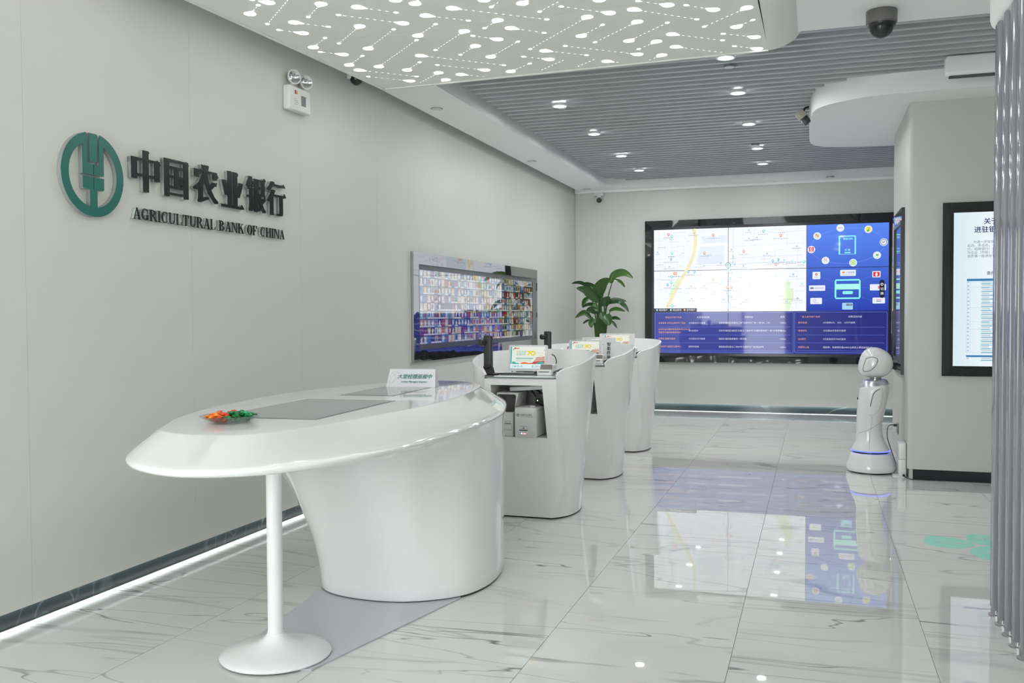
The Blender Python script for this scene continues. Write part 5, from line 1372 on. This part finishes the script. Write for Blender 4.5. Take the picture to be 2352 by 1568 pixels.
# keypads, readers, cables
def keypad(i, label):
    b = KP(i)
    t = thing('keypad', label, 'keyboard', b + Vector((-0.06, 0.25, 1.1248)), 'flat dark keypads on the kiosk desks')
    obj('pad_body', MB().rbox(-0.175, 0.15, -0.085, 0.085, 0.0, 0.009, 0.003), M_black, t, world=False, smooth=30)
    obj('key_surface', MB().rbox(-0.165, 0.14, -0.075, 0.07, 0.009, 0.0105, 0.0006, 1), mat('grey_gloss', (0.16, 0.16, 0.165), 0.15), t, world=False, smooth=30)
    return t
keypad(0, 'flat dark keypad in front of the nearest kiosk screen')
keypad(1, 'flat dark keypad in front of the middle kiosk screen')
def reader(i, label):
    b = KP(i) + Vector((0.172, 0.15, 1.1248))
    t = thing('card_reader', label, 'card reader', b, 'white card readers on the kiosk desks')
    obj('reader_body', MB().rbox(-0.058, 0.060, -0.06, 0.14, 0.0, 0.045, 0.008, 3).rbox(-0.055, 0.055, 0.024, 0.14, 0.035, 0.084, 0.010, 3), M_plast, t, world=False)
    obj('reader_window', MB().add([(-0.048, -0.006, 0.045), (0.048, -0.006, 0.045), (0.046, 0.022, 0.083), (-0.046, 0.022, 0.083), (-0.048, 0.01, 0.043), (0.048, 0.01, 0.043), (0.046, 0.032, 0.081), (-0.046, 0.032, 0.081)], [(0, 1, 2, 3), (7, 6, 5, 4), (0, 4, 5, 1), (1, 5, 6, 2), (2, 6, 7, 3), (3, 7, 4, 0)]), mat('taupe_window', (0.22, 0.20, 0.18), 0.3), t, world=False, smooth=0)
    obj('card_slot', MB().box(-0.045, 0.045, -0.0606, -0.058, 0.026, 0.032), M_black, t, world=False, smooth=0)
    return t
r0 = reader(0, 'white card reader with taupe window on the nearest kiosk desk')
for i, nme in ((1, 'middle'), (2, 'farthest')):
    c = copy_tree(r0); c.location = KP(i) + Vector((0.185 if i == 1 else 0.195, 0.16, 1.1248)); c['label'] = 'white card reader with taupe window on the %s kiosk desk' % nme
def pinpad(i, label):
    t = thing('signature_pad', label, 'keypad', KP(i) + Vector((0.287, 0.19, 1.1248)), 'slanted signature pads on the kiosk desks')
    Mp = Matrix.Rotation(math.radians(-18), 4, 'Z') @ Matrix.Rotation(math.radians(22), 4, 'Y').inverted()
    obj('pad_body', MB().rbox(-0.036, 0.044, -0.05, 0.06, 0.026, 0.042, 0.005, M=Mp), mat('teal_grey_plastic', (0.07, 0.11, 0.11), 0.3), t, world=False)
    obj('pad_foot', MB().rbox(-0.03, 0.03, -0.045, 0.05, 0.0, 0.028, 0.004), M_plast, t, world=False)
    return t
q = pinpad(0, 'slanted teal grey signature pad by the card reader on nearest kiosk')
for i, nme in ((1, 'middle'), (2, 'farthest')):
    c = copy_tree(q); c.location = KP(i) + Vector((0.305, 0.20, 1.1248)); c['label'] = 'slanted teal grey signature pad on the %s kiosk' % nme
def cable(label, pts, i):
    p = catmull([KP(i) + Vector(a) for a in pts], 8, False)
    tag(obj('cable', MB().tube(p, 0.0045, 7), M_black), label, 'cable')
cable('black cable looping from behind the nearest kiosk screen', [(0.135, 0.46, 1.275), (0.165, 0.44, 1.262), (0.19, 0.40, 1.215), (0.17, 0.36, 1.165), (0.12, 0.34, 1.145), (0.075, 0.30, 1.142), (0.05, 0.22, 1.14), (0.10, 0.18, 1.139), (0.11, 0.23, 1.139)], 0)
cable('thin black lead standing left of the nearest kiosk screen', [(-0.235, 0.50, 1.30), (-0.25, 0.50, 1.295), (-0.245, 0.50, 1.25), (-0.235, 0.49, 1.19), (-0.20, 0.42, 1.131)], 0)
cable('black cable looping right of the middle kiosk screen', [(0.165, 0.50, 1.30), (0.20, 0.48, 1.30), (0.235, 0.44, 1.26), (0.23, 0.40, 1.20), (0.19, 0.36, 1.16), (0.15, 0.34, 1.14), (0.12, 0.30, 1.132)], 1)
cable('thin black lead standing left of the middle kiosk screen', [(-0.19, 0.52, 1.27), (-0.205, 0.52, 1.268), (-0.21, 0.51, 1.22), (-0.20, 0.48, 1.17), (-0.17, 0.42, 1.131)], 1)

# upright sign on the middle kiosk
b = KP(1) + Vector((0.262, 0.35, 1.1248))
t = thing('upright_sign', 'white upright sign with vertical black Chinese lettering on middle kiosk', 'sign', b)
M = frame(b + Vector((-0.065, 0, 0.0)), (1, 0.03, 0), (0.0, 0.12, 1))
obj('sign_plate', MB().prism(rr(0, 0, 0.13, 0.25, 0.008), -0.004, 0.0, M), M_plast, t, smooth=30)
obj('sign_foot', MB().box(-0.06, 0.06, -0.03, 0.05, 0.0, 0.006), M_plast, t, world=False, smooth=0)
pn = Panel(M, t)
for i, ch in enumerate('智能终端'): pn.text('sign_text', mat('print_black', (0.02, 0.02, 0.03), 0.5), ch, 0.040, 0.168 - i * 0.043, 0.040, 0.0008, offset=0.0012)
pn.done()

# machines in the niches
def issuer(i, label):
    b = KP(i) + Vector((0.040, 0.0, NZ0))
    t = thing('card_issuer', label, 'machine', b, 'card machines in the kiosk niches')
    obj('machine_body', MB().rbox(-0.082, 0.10, -0.012, 0.34, 0.0005, 0.235, 0.014, 3), M_plast, t, world=False)
    o = obj('face_plate', MB().rbox(-0.076, 0.090, -0.022, -0.008, 0.022, 0.228, 0.006, 2), mat('pale_plastic', (0.72, 0.745, 0.74), 0.3), t, world=False)
    M = frame(b + Vector((-0.076, -0.0222, 0.022)), (1, 0, 0), (0, 0, 1))
    pn = Panel(M, t)
    for p in emblem_polys(0.0125): pn.poly('bank_mark', M_tg, [(x + 0.027, y + 0.155) for x, y in p], 0.0006)
    for p in arcband(0.0098, 0.0125, 0, 360, 20): pn.poly('bank_mark', M_tg, [(x + 0.027, y + 0.155) for x, y in p], 0.0005)
    mb_ = MATS['print_black']
    pn.text('bank_name', mb_, '中国农业银行', 0.045, 0.152, 0.0165, 0.0006)
    pn.text('bank_name', mb_, 'AGRICULTURAL BANK OF CHINA', 0.045, 0.142, 0.0068, 0.0006)
    pn.rect('print_line', mat('label_print2', srgb(120, 125, 130), 0.5), 0.045, 0.066, 0.102, 0.069, 0.0006)
    pn.disc('button_mark', mat('button_blue', srgb(50, 90, 160), 0.4), 0.073, 0.054, 0.0062, 0.0008, 12)
    pn.rect('card_slot', M_black, 0.037, 0.034, 0.107, 0.0405, 0.0008)
    pn.disc('button_mark', mb_, 0.057, 0.022, 0.003, 0.0006, 8); pn.rect('button_mark', mb_, 0.082, 0.020, 0.090, 0.024, 0.0006)
    pn.rect('status_light', mat('led_blue', (0.1, 0.2, 0.4), 0.4, emit=(0.55, 0.7, 1.0), es=3), 0.053, 0.006, 0.060, 0.016, 0.001)
    pn.rect('status_light', mat('led_red', (0.4, 0.1, 0.1), 0.4, emit=(1.0, 0.35, 0.38), es=1.6), 0.069, 0.006, 0.092, 0.015, 0.001)
    pn.done()
    obj('top_knob', MB().lathe([(0.001, 0.0), (0.024, 0.0), (0.022, 0.010), (0.012, 0.014), (0.001, 0.015)], c=(0.045, 0.07, 0.2352), n=20), M_plast, t, world=False)
    return t
i0 = issuer(0, 'white card machine with bank logo in the nearest kiosk niche')
i1 = copy_tree(i0); i1.location = KP(1) + Vector((0.040, 0.0, NZ0)); i1['label'] = 'white card machine partly seen in the middle kiosk niche'
b = KP(0) + Vector((-0.130, 0.005, NZ0))
t = thing('receipt_printer', 'white receipt printer with black slanted screen in the nearest kiosk niche', 'printer', b)
obj('machine_body', MB().rbox(-0.082, 0.070, 0.004, 0.03, 0.0005, 0.20, 0.008, 2).add(
    [(-0.082, 0.004, 0.19), (0.078, 0.004, 0.19), (0.078, 0.30, 0.19), (-0.082, 0.30, 0.19), (-0.082, 0.06, 0.345), (0.098, 0.06, 0.345), (0.098, 0.30, 0.345), (-0.082, 0.30, 0.345)],
    [(0, 3, 2, 1), (4, 5, 6, 7), (0, 1, 5, 4), (1, 2, 6, 5), (2, 3, 7, 6), (3, 0, 4, 7)]).rbox(-0.082, 0.070, 0.03, 0.30, 0.0005, 0.19, 0.006, 1), M_plast, t, world=False, smooth=30)
Ms = frame(b + Vector((-0.076, 0.0035, 0.197)), (1, 0, 0), (0, 0.34, 1))
obj('printer_screen', MB().prism(rr(0.0, 0.0, 0.158, 0.142, 0.016), -0.002, 0.004, Ms), M_bezel, t, smooth=30)
pn = Panel(frame(b + Vector((-0.082, 0.0038, 0.0)), (1, 0, 0), (0, 0, 1)), t)
gl = mat('seam_grey', srgb(120, 122, 120), 0.6)
pn.text('print_label', gl, 'ISC 打印凭条', 0.075, 0.118, 0.010, 0.0006)
pn.rect('paper_slot', M_black, 0.072, 0.104, 0.136, 0.1085, 0.0008)
for a, b_, c_, d_ in ((0.066, 0.058, 0.142, 0.096), (0.066, 0.010, 0.150, 0.050)):
    pn.line('door_seam', gl, [(a, b_), (c_, b_), (c_, d_), (a, d_), (a, b_)], 0.0016, 0.0006)
pn.done()
b = KP(0) + Vector((0.0, 0.12, 0.999))
t = thing('paper_tray', 'white flat tray above the printers in the nearest kiosk niche', 'tray', b)
obj('tray_body', MB().rbox(-0.125, 0.19, 0.0, 0.26, 0.0, 0.034, 0.008, 2, M=Matrix.Rotation(math.radians(-4), 4, 'Y')), M_plast, t, world=False)
obj('tray_brackets', MB().box(-0.10, -0.085, 0.18, 0.2, 0.03, 0.062).box(0.14, 0.155, 0.18, 0.2, 0.05, 0.062), M_black, t, world=False, smooth=0)
for i in (0, 1):
    b = KP(i) + Vector((0.135, 0.14, NZ0 + 0.2355))
    t = thing('power_adapter', ('black power adapter with green light on the card machine, nearest kiosk', 'black power adapter on the card machine, middle kiosk')[i], 'adapter', b, 'black adapters in the kiosk niches')
    obj('adapter_body', MB().rbox(-0.055, 0.05, 0.0, 0.12, 0.012, 0.10, 0.01, 2, M=Matrix.Rotation(0.1, 4, 'Y')), M_black, t, world=False)
    obj('indicator', MB().lathe([(0.001, 0), (0.004, 0), (0.004, 0.002), (0.001, 0.002)], n=10, M=Matrix.Translation((-0.03, -0.001, 0.045)) @ Matrix.Rotation(PI / 2, 4, 'X')), mat('led_green', (0.1, 0.4, 0.1), 0.4, emit=(0.5, 1.0, 0.35), es=5), t, world=False)
    obj('adapter_lead', MB().tube(catmull([(-0.05, 0.05, 0.06), (-0.09, 0.08, 0.10), (-0.12, 0.12, 0.13), (-0.05, 0.18, 0.09), (0.02, 0.12, 0.01), (-0.02, 0.05, 0.006)], 6, False), 0.006, 7), M_black, t, world=False)

# ------------------------------------------------------------------ potted plant
pt = thing('potted_plant', 'tall green broad-leaved plant in white planter by the far left corner', 'plant', (0.735, 14.25, 0))
obj('planter', MB().loft([[(x, y, z) for x, y in rr(0.735 - w, 14.25 - w, 0.735 + w, 14.25 + w, 0.03)] for w, z in ((0.19, 0.0), (0.20, 0.02), (0.265, 1.24), (0.268, 1.255), (0.252, 1.255), (0.25, 1.20))]), M_gloss, pt, smooth=30)
obj('soil', MB().prism(rr(0.735 - 0.25, 14.0, 0.735 + 0.25, 14.5, 0.03), 1.18, 1.215, Mz), mat('soil_brown', (0.05, 0.035, 0.025), 0.9), pt, smooth=0)
def leaf_material():
    m = mat('leaf_green', (0.030, 0.105, 0.022), 0.28)
    N, L, b = nodes(m)
    oi = N.new('ShaderNodeObjectInfo'); mr = N.new('ShaderNodeMix'); mr.data_type = 'RGBA'
    mr.inputs[6].default_value = (0.018, 0.070, 0.018, 1); mr.inputs[7].default_value = (0.060, 0.150, 0.022, 1)
    L.new(oi.outputs['Random'], mr.inputs[0])
    tc = N.new('ShaderNodeTexCoord'); wv = N.new('ShaderNodeTexWave'); wv.inputs['Scale'].default_value = 22; wv.inputs['Distortion'].default_value = 1.5
    L.new(tc.outputs['Object'], wv.inputs['Vector'])
    m2 = N.new('ShaderNodeMix'); m2.data_type = 'RGBA'; m2.blend_type = 'MULTIPLY'; m2.inputs[0].default_value = 0.18
    L.new(mr.outputs[2], m2.inputs[6]); L.new(wv.outputs['Color'], m2.inputs[7]); L.new(m2.outputs[2], b.inputs['Base Color'])
    return m
M_leaf = leaf_material(); M_stem = mat('stem_green', (0.055, 0.12, 0.025), 0.4)
def PX(X, Y, d=0.0): return Vector((0.714 + (X - 570) * 0.000985 + d * -0.22, 14.25 + d, 1.273 + (1140 - Y) * 0.000957))
def leaf(pts, w, d0, d1, face=0.35):
    n = len(pts)
    P = catmull([PX(x, y, d0 + (d1 - d0) * i / (n - 1)) for i, (x, y) in enumerate(pts)], 5, False)
    N = len(P); mb = MB(); L = []
    vd = Vector((-0.23, 1, 0)).normalized()
    for i, p in enumerate(P):
        t = i / (N - 1)
        tg = (P[min(i + 1, N - 1)] - P[max(i - 1, 0)]).normalized()
        side = tg.cross(vd).normalized()
        side = (side * (1 - face) + vd * face).normalized()
        nrm = tg.cross(side).normalized()
        hw = w * 0.5 * (math.sin(PI * min(1, t * 0.9 + 0.10)) ** 0.75) * (1 if t < 0.97 else 0.5)
        if i == N - 1: hw = 0.001
        f = 0.22 * hw
        L.append([p - side * hw + nrm * f, p - side * hw * 0.5 + nrm * f * 0.25, p, p + side * hw * 0.5 + nrm * f * 0.25, p + side * hw + nrm * f])
    vs = [q for r in L for q in r]; fs = [(i * 5 + k, i * 5 + k + 1, (i + 1) * 5 + k + 1, (i + 1) * 5 + k) for i in range(N - 1) for k in range(4)]
    vs2 = [q + Vector((0, 0.002, -0.0012)) for q in vs]
    m = len(vs); fs2 = [tuple(a + m for a in f[::-1]) for f in fs]
    mb.add(vs + vs2, fs + fs2)
    obj('leaf', mb, M_leaf, pt, smooth=60, fix=False)
K = 0.00097
LV = [([(742, 285), (790, 165), (900, 120), (1000, 140), (1100, 215)], 125, -0.05, -0.1, 0.15), ([(795, 225), (880, 250), (935, 300), (975, 355)], 55, 0.0, 0.05, 0.3),
      ([(560, 560), (545, 420), (620, 290), (725, 212)], 200, 0.0, -0.12, 0.1), ([(500, 480), (390, 345), (270, 268), (180, 258), (98, 275)], 62, 0.05, 0.1, 0.3),
      ([(520, 350), (420, 300), (315, 258)], 62, 0.08, 0.15, 0.2), ([(550, 590), (430, 480), (330, 390), (185, 362)], 145, -0.05, -0.15, 0.15),
      ([(390, 520), (320, 570), (288, 680)], 80, -0.1, -0.12, 0.2), ([(530, 660), (440, 625), (360, 632), (284, 682)], 60, -0.1, -0.2, 0.3),
      ([(640, 665), (655, 590), (735, 512)], 150, -0.1, -0.12, 0.1), ([(690, 630), (780, 560), (900, 565), (1000, 580)], 70, 0.0, 0.05, 0.2),
      ([(700, 610), (860, 580), (960, 650), (1035, 758)], 85, -0.05, -0.05, 0.25), ([(720, 740), (800, 705), (890, 715), (975, 748)], 62, -0.05, -0.1, 0.2),
      ([(520, 760), (440, 715), (345, 740)], 120, -0.12, -0.2, 0.1), ([(425, 860), (340, 765), (260, 780), (165, 850)], 90, -0.1, -0.15, 0.2),
      ([(750, 860), (820, 850), (900, 880)], 55, -0.05, -0.1, 0.2), ([(660, 800), (690, 870), (722, 975)], 160, -0.15, -0.2, 0.05),
      ([(470, 860), (430, 930), (428, 1012)], 100, -0.12, -0.16, 0.1), ([(400, 880), (340, 905), (292, 945)], 40, -0.08, -0.1, 0.2),
      ([(760, 905), (800, 950), (845, 1018)], 42, -0.05, -0.08, 0.2), ([(590, 760), (620, 830), (650, 905)], 120, -0.1, -0.16, 0.1),
      ([(480, 600), (500, 680), (540, 740)], 90, -0.12, -0.15, 0.1), ([(430, 340), (470, 430), (510, 500)], 70, 0.08, 0.02, 0.2)]
for pts_, w_, a_, b_, f_ in LV: leaf(pts_, w_ * K, a_, b_, f_)
for pts_, r_ in (([(600, 1180), (660, 780), (700, 510), (765, 280)], 0.010), ([(530, 1180), (545, 800), (560, 540)], 0.018), ([(560, 1180), (580, 800), (585, 520)], 0.018), ([(510, 1180), (505, 900), (430, 480), (400, 350)], 0.009),
                 ([(640, 1180), (650, 900), (640, 660)], 0.017), ([(620, 1180), (640, 800), (700, 620)], 0.010), ([(650, 1180), (690, 900), (740, 720)], 0.009), ([(520, 1180), (490, 950), (440, 830)], 0.008),
                 ([(590, 1180), (600, 900), (590, 700)], 0.016), ([(640, 1180), (680, 980), (760, 870)], 0.008), ([(545, 1180), (530, 900), (510, 640)], 0.012), ([(660, 1180), (650, 1000), (660, 820)], 0.012), ([(500, 1180), (480, 980), (470, 870)], 0.008)):
    obj('stem', MB().tube(catmull([PX(x, y) for x, y in pts_], 5, False), r_ * 1.5, 7, r_ * 0.7), M_stem, pt)

# ------------------------------------------------------------------ service robot
rb = thing('service_robot', 'white humanoid service robot facing left beside the column', 'robot', (4.475, 10.0, 0))
M_rob = add_noise_tint(mat('robot_white', (0.72, 0.715, 0.71), 0.16, coat=0.3), 3, 0.01)
def rz(Y): return 1.337 - 0.000953 * Y
def rx(X): return 4.135 + 0.000896 * X
def ering(z, xl, xr, b, n=40, p=2.0, tilt=0.0):
    cx, a = (xl + xr) / 2, (xr - xl) / 2
    out = []
    for i in range(n):
        t = 2 * PI * i / n; c, s_ = math.cos(t), math.sin(t)
        x = cx + a * math.copysign(abs(c) ** (2 / p), c); yv = 10.0 + b * math.copysign(abs(s_) ** (2 / p), s_)
        out.append((x, yv, z + tilt * (x - cx)))
    return out
rings = [ering(0.015, 4.245, 4.705, 0.23), ering(0.03, 4.236, 4.714, 0.239), ering(0.06, 4.232, 4.714, 0.239), ering(0.10, 4.245, 4.700, 0.228), ering(0.16, 4.265, 4.682, 0.208), ering(0.188, 4.274, 4.672, 0.199), ering(0.196, 4.285, 4.66, 0.19)]
obj('wheel_base', MB().loft(rings), M_rob, rb, smooth=50)
obj('base_gap', MB().loft([ering(0.0, 4.27, 4.68, 0.20), ering(0.016, 4.27, 4.68, 0.20)]).loft([ering(0.19, 4.30, 4.64, 0.17), ering(0.216, 4.30, 4.64, 0.17)]), M_black, rb, smooth=0)
obj('light_ring', MB().loft([ering(0.212, 4.285, 4.652, 0.184), ering(0.216, 4.279, 4.659, 0.190), ering(0.221, 4.279, 4.659, 0.190), ering(0.225, 4.284, 4.652, 0.184)]), mat('blue_light_ring', (0.1, 0.15, 0.6), 0.3, emit=(0.13, 0.2, 0.95), es=1.3), rb, smooth=40)
BODY = [(0.226, 4.284, 4.648, 0.182), (0.245, 4.288, 4.640, 0.176), (0.275, 4.305, 4.622, 0.160), (0.31, 4.322, 4.604, 0.148), (0.36, 4.333, 4.586, 0.140), (0.42, 4.333, 4.577, 0.138), (0.48, 4.332, 4.575, 0.142), (0.53, 4.332, 4.582, 0.150), (0.60, 4.335, 4.600, 0.164), (0.70, 4.344, 4.620, 0.178), (0.78, 4.352, 4.632, 0.184), (0.83, 4.356, 4.638, 0.182)]
rings = [ering(z, a, b, c, p=2.25) for z, a, b, c in BODY]
rings += [ering(0.865, 4.358, 4.641, 0.178, p=2.25, tilt=0.12), ering(0.878, 4.362, 4.638, 0.172, p=2.25, tilt=0.14)]
obj('torso', MB().loft(rings), M_rob, rb, smooth=60)
obj('collar', MB().loft([ering(0.872, 4.360, 4.641, 0.172, p=2.3, tilt=0.14), ering(0.882, 4.364, 4.640, 0.168, p=2.3, tilt=0.13), ering(0.925, 4.402, 4.622, 0.128, p=2.3, tilt=0.06), ering(0.932, 4.41, 4.612, 0.12, p=2.3, tilt=0.05), ering(0.928, 4.44, 4.59, 0.08, p=2.2, tilt=0.0)]), mat('silver_collar', (0.46, 0.48, 0.53), 0.28, metal=0.7), rb, smooth=40)
obj('neck', MB().lathe([(0.057, 0.925), (0.057, 0.945), (0.052, 0.95), (0.052, 0.985), (0.001, 0.985)], c=(4.513, 10.0, 0), n=28), M_steelg, rb)
HEAD = [(0.958, 4.435, 4.560, 0.05), (0.966, 4.408, 4.592, 0.085), (0.985, 4.372, 4.628, 0.118), (1.01, 4.350, 4.652, 0.138), (1.04, 4.344, 4.668, 0.150), (1.08, 4.346, 4.677, 0.156), (1.12, 4.354, 4.676, 0.155), (1.16, 4.366, 4.664, 0.148), (1.195, 4.382, 4.640, 0.134), (1.225, 4.405, 4.605, 0.11), (1.246, 4.435, 4.565, 0.078), (1.257, 4.465, 4.530, 0.045), (1.260, 4.485, 4.510, 0.015)]
hd = obj('head', MB().loft([ering(z, a, b, c, p=2.25) for z, a, b, c in HEAD]), M_rob, rb, smooth=60)
def head_y(x, z):
    zs = [h[0] for h in HEAD]
    xl = interp([(h[0], h[1]) for h in HEAD], z); xr = interp([(h[0], h[2]) for h in HEAD], z); b = interp([(h[0], h[3]) for h in HEAD], z)
    c = (xl + xr) / 2; a = (xr - xl) / 2
    u = min(abs((x - c) / a), 0.999)
    return 10.0 - b * (1 - u ** 2.25) ** (1 / 2.25)
def body_y(x, z):
    xl = interp([(h[0], h[1]) for h in BODY], z); xr = interp([(h[0], h[2]) for h in BODY], z); b = interp([(h[0], h[3]) for h in BODY], z)
    c = (xl + xr) / 2; a = (xr - xl) / 2
    u = min(abs((x - c) / a), 0.999)
    return 10.0 - b * (1 - u ** 2.25) ** (1 / 2.25)
ear = [(300, 240), (315, 200), (350, 185), (400, 183), (430, 200), (428, 230), (405, 275), (370, 310), (330, 330), (295, 330), (284, 310), (290, 275)]
ep = [(rx(p.x), rz(p.y)) for p in catmull([(a, b, 0) for a, b in ear], 4)]
ec = (rx(352), rz(252))
def disc_on(fn, poly, c, off, edge):
    n = len(poly); rings = []
    for s_, o_ in ((1.0, -0.004), (1.0, off * 0.4), (0.93, off), (0.6, off), (0.25, off)):
        ring = []
        for x, z in poly:
            X, Z = c[0] + (x - c[0]) * s_, c[1] + (z - c[1]) * s_
            ring.append((X, fn(X, Z) - o_, Z))
        rings.append(ring)
    return MB().loft(rings, cap0=False)
obj('ear_cover', disc_on(head_y, ep, ec, 0.006, 0), M_rob, hd, smooth=60)
gr = MB(); q = [(x, head_y(x, z) - 0.001, z) for x, z in ep]
gr.tube(q + [q[0]], 0.0045, 6)
obj('ear_groove', gr, mat('groove_grey', (0.16, 0.16, 0.165), 0.4), hd)
ar = [(430, 490), (465, 490), (487, 520), (488, 580), (475, 660), (445, 740), (400, 780), (360, 790), (345, 760), (350, 650), (365, 570), (395, 510)]
ap = [(rx(p.x), rz(p.y)) for p in catmull([(a, b, 0) for a, b in ar], 4)]
obj('arm', disc_on(body_y, ap, (rx(420), rz(640)), 0.014, 0), M_rob, rb, smooth=60)
gp = catmull([(rx(a), body_y(rx(a), rz(b)) - 0.0135, rz(b)) for a, b in ((455, 508), (420, 525), (390, 560), (372, 620), (358, 690))], 6, False)
obj('arm_groove', MB().tube(gp, 0.005, 6), mat('groove_grey', (0.16, 0.16, 0.165), 0.4), rb)
obj('visor_seam', MB().tube([(rx(a), head_y(rx(a), rz(b)) - 0.0002, rz(b)) for a, b in ((250, 355), (247, 300), (258, 230), (280, 175), (320, 142), (400, 138), (500, 148), (585, 165))], 0.0012, 5), MATS['groove_grey'], hd)
obj('torso_seam', MB().tube(catmull([(rx(a), body_y(rx(a), rz(b)) - 0.0016, rz(b)) for a, b in ((238, 982), (262, 978), (290, 968), (325, 953), (360, 935), (395, 916), (430, 893), (460, 872), (482, 852))], 5, False), 0.0014, 5).tube(catmull([(rx(a), body_y(rx(a), rz(b)) - 0.0002, rz(b)) for a, b in ((378, 800), (375, 850), (370, 900), (365, 950), (358, 1000), (354, 1060), (351, 1110), (350, 1150))], 5, False), 0.0012, 5), MATS['groove_grey'], rb)
obj('chest_sensor', MB().rbox(4.338, 4.352, 9.985, 10.015, 0.73, 0.75, 0.003), M_black, rb)

# charging dock and cord
dk_ = thing('charging_dock', 'white charging dock behind the robot at the column foot', 'charger', (4.735, 9.76, 0))
obj('dock_plate', MB().rbox(4.66, 4.775, 9.70, 9.90, 0.0, 0.010, 0.003), M_plast, dk_)
obj('dock_tower', MB().rbox(4.712, 4.778, 9.712, 9.96, 0.012, 0.175, 0.006).rbox(4.712, 4.778, 9.712, 9.96, 0.177, 0.335, 0.006), M_plast, dk_)
obj('cable_notch', MB().lathe([(0.001, 0), (0.012, 0), (0.012, 0.004), (0.001, 0.004)], n=14, M=Matrix.Translation((4.758, 9.7115, 0.022)) @ Matrix.Rotation(PI / 2, 4, 'X')), M_black, dk_)
t = thing('wall_outlet', 'slim grey power outlet on the left face of column', 'outlet', (4.783, 10.70, 0.36))
obj('cover_plate', MB().rbox(4.771, 4.7825, 10.63, 10.77, 0.31, 0.42, 0.003), mat('outlet_grey', (0.22, 0.22, 0.225), 0.4), t)
obj('plug', MB().rbox(4.735, 4.772, 10.68, 10.73, 0.385, 0.41, 0.006), M_black, t)
p = catmull([(4.735, 10.70, 0.40), (4.70, 10.65, 0.405), (4.665, 10.52, 0.385), (4.655, 10.40, 0.30), (4.69, 10.30, 0.17), (4.725, 10.22, 0.06), (4.74, 10.05, 0.008)], 8, False)
tag(obj('cord', MB().tube(p, 0.0045, 8), M_black), 'black power cord from the column outlet down behind the robot', 'cable')
p = catmull([(4.758, 9.705, 0.012), (4.775, 9.685, 0.005), (4.81, 9.61, 0.005), (4.84, 9.595, 0.005)], 6, False)
tag(obj('cord', MB().tube(p, 0.004, 8), M_black), 'short black cord on floor from dock to the dark baseboard', 'cable')

# ------------------------------------------------------------------ floor decals by the louvers
M_mint = mat('mint_vinyl', srgb(150, 232, 212), 0.12); M_dw = mat('decal_white', srgb(232, 240, 238), 0.2)
PET = [([(4.663, 7.044), (4.713, 7.213), (4.864, 7.193), (4.952, 7.132), (4.982, 7.03), (4.959, 6.963), (4.888, 6.901), (4.814, 6.883), (4.722, 6.903), (4.672, 6.972)], 'mint leaf-shaped floor sticker with white writing, leftmost of three'),
       ([(4.957, 7.196), (4.999, 7.347), (5.128, 7.338), (5.24, 7.27), (5.27, 7.17), (5.20, 7.07), (5.081, 7.035), (5.03, 7.05), (4.981, 7.116)], 'mint leaf-shaped floor sticker at the back, half behind the louvers'),
       ([(4.925, 6.813), (4.957, 6.915), (5.019, 6.981), (5.10, 7.01), (5.20, 6.95), (5.24, 6.83), (5.20, 6.70), (5.10, 6.615), (5.012, 6.619), (4.969, 6.66), (4.936, 6.738)], 'mint round-edged floor sticker at the front, half behind the louvers')]
def smooth_loop(P): return [(q.x, q.y) for q in catmull([(a, b, 0) for a, b in P], 4)]
TXT = [('欢迎\n办理业务', 4.73, 7.06), ('金融', 5.01, 7.20), ('综合', 5.02, 6.79)]
for (P, lb), (tx, tu, tv) in zip(PET, TXT):
    cxx = sum(a for a, b in P) / len(P); cyy = sum(b for a, b in P) / len(P)
    t = thing('floor_sticker', lb, 'sticker', (cxx, cyy, 0), 'mint stickers on the floor')
    P = smooth_loop(P)
    obj('petal', MB().prism(P, 0.0003, 0.0012, Mz), M_mint, t, smooth=0)
    pn = Panel(frame((0, 0, 0), (1, 0, 0), (0, 1, 0)), t)
    if '\n' in tx:
        pn.text('sticker_text', M_dw, '∨', 4.775, 7.11, 0.06, 0.0018)
        pn.text('sticker_text', M_dw, '业务办理请', 4.735, 7.035, 0.042, 0.0018, offset=0.0006); pn.line('sticker_text', M_dw, [(4.74, 7.02), (4.94, 6.985)], 0.006, 0.0018)
    else:
        pn.text('sticker_text', M_dw, tx, tu, tv, 0.075, 0.0018, offset=0.001)
    pn.done()
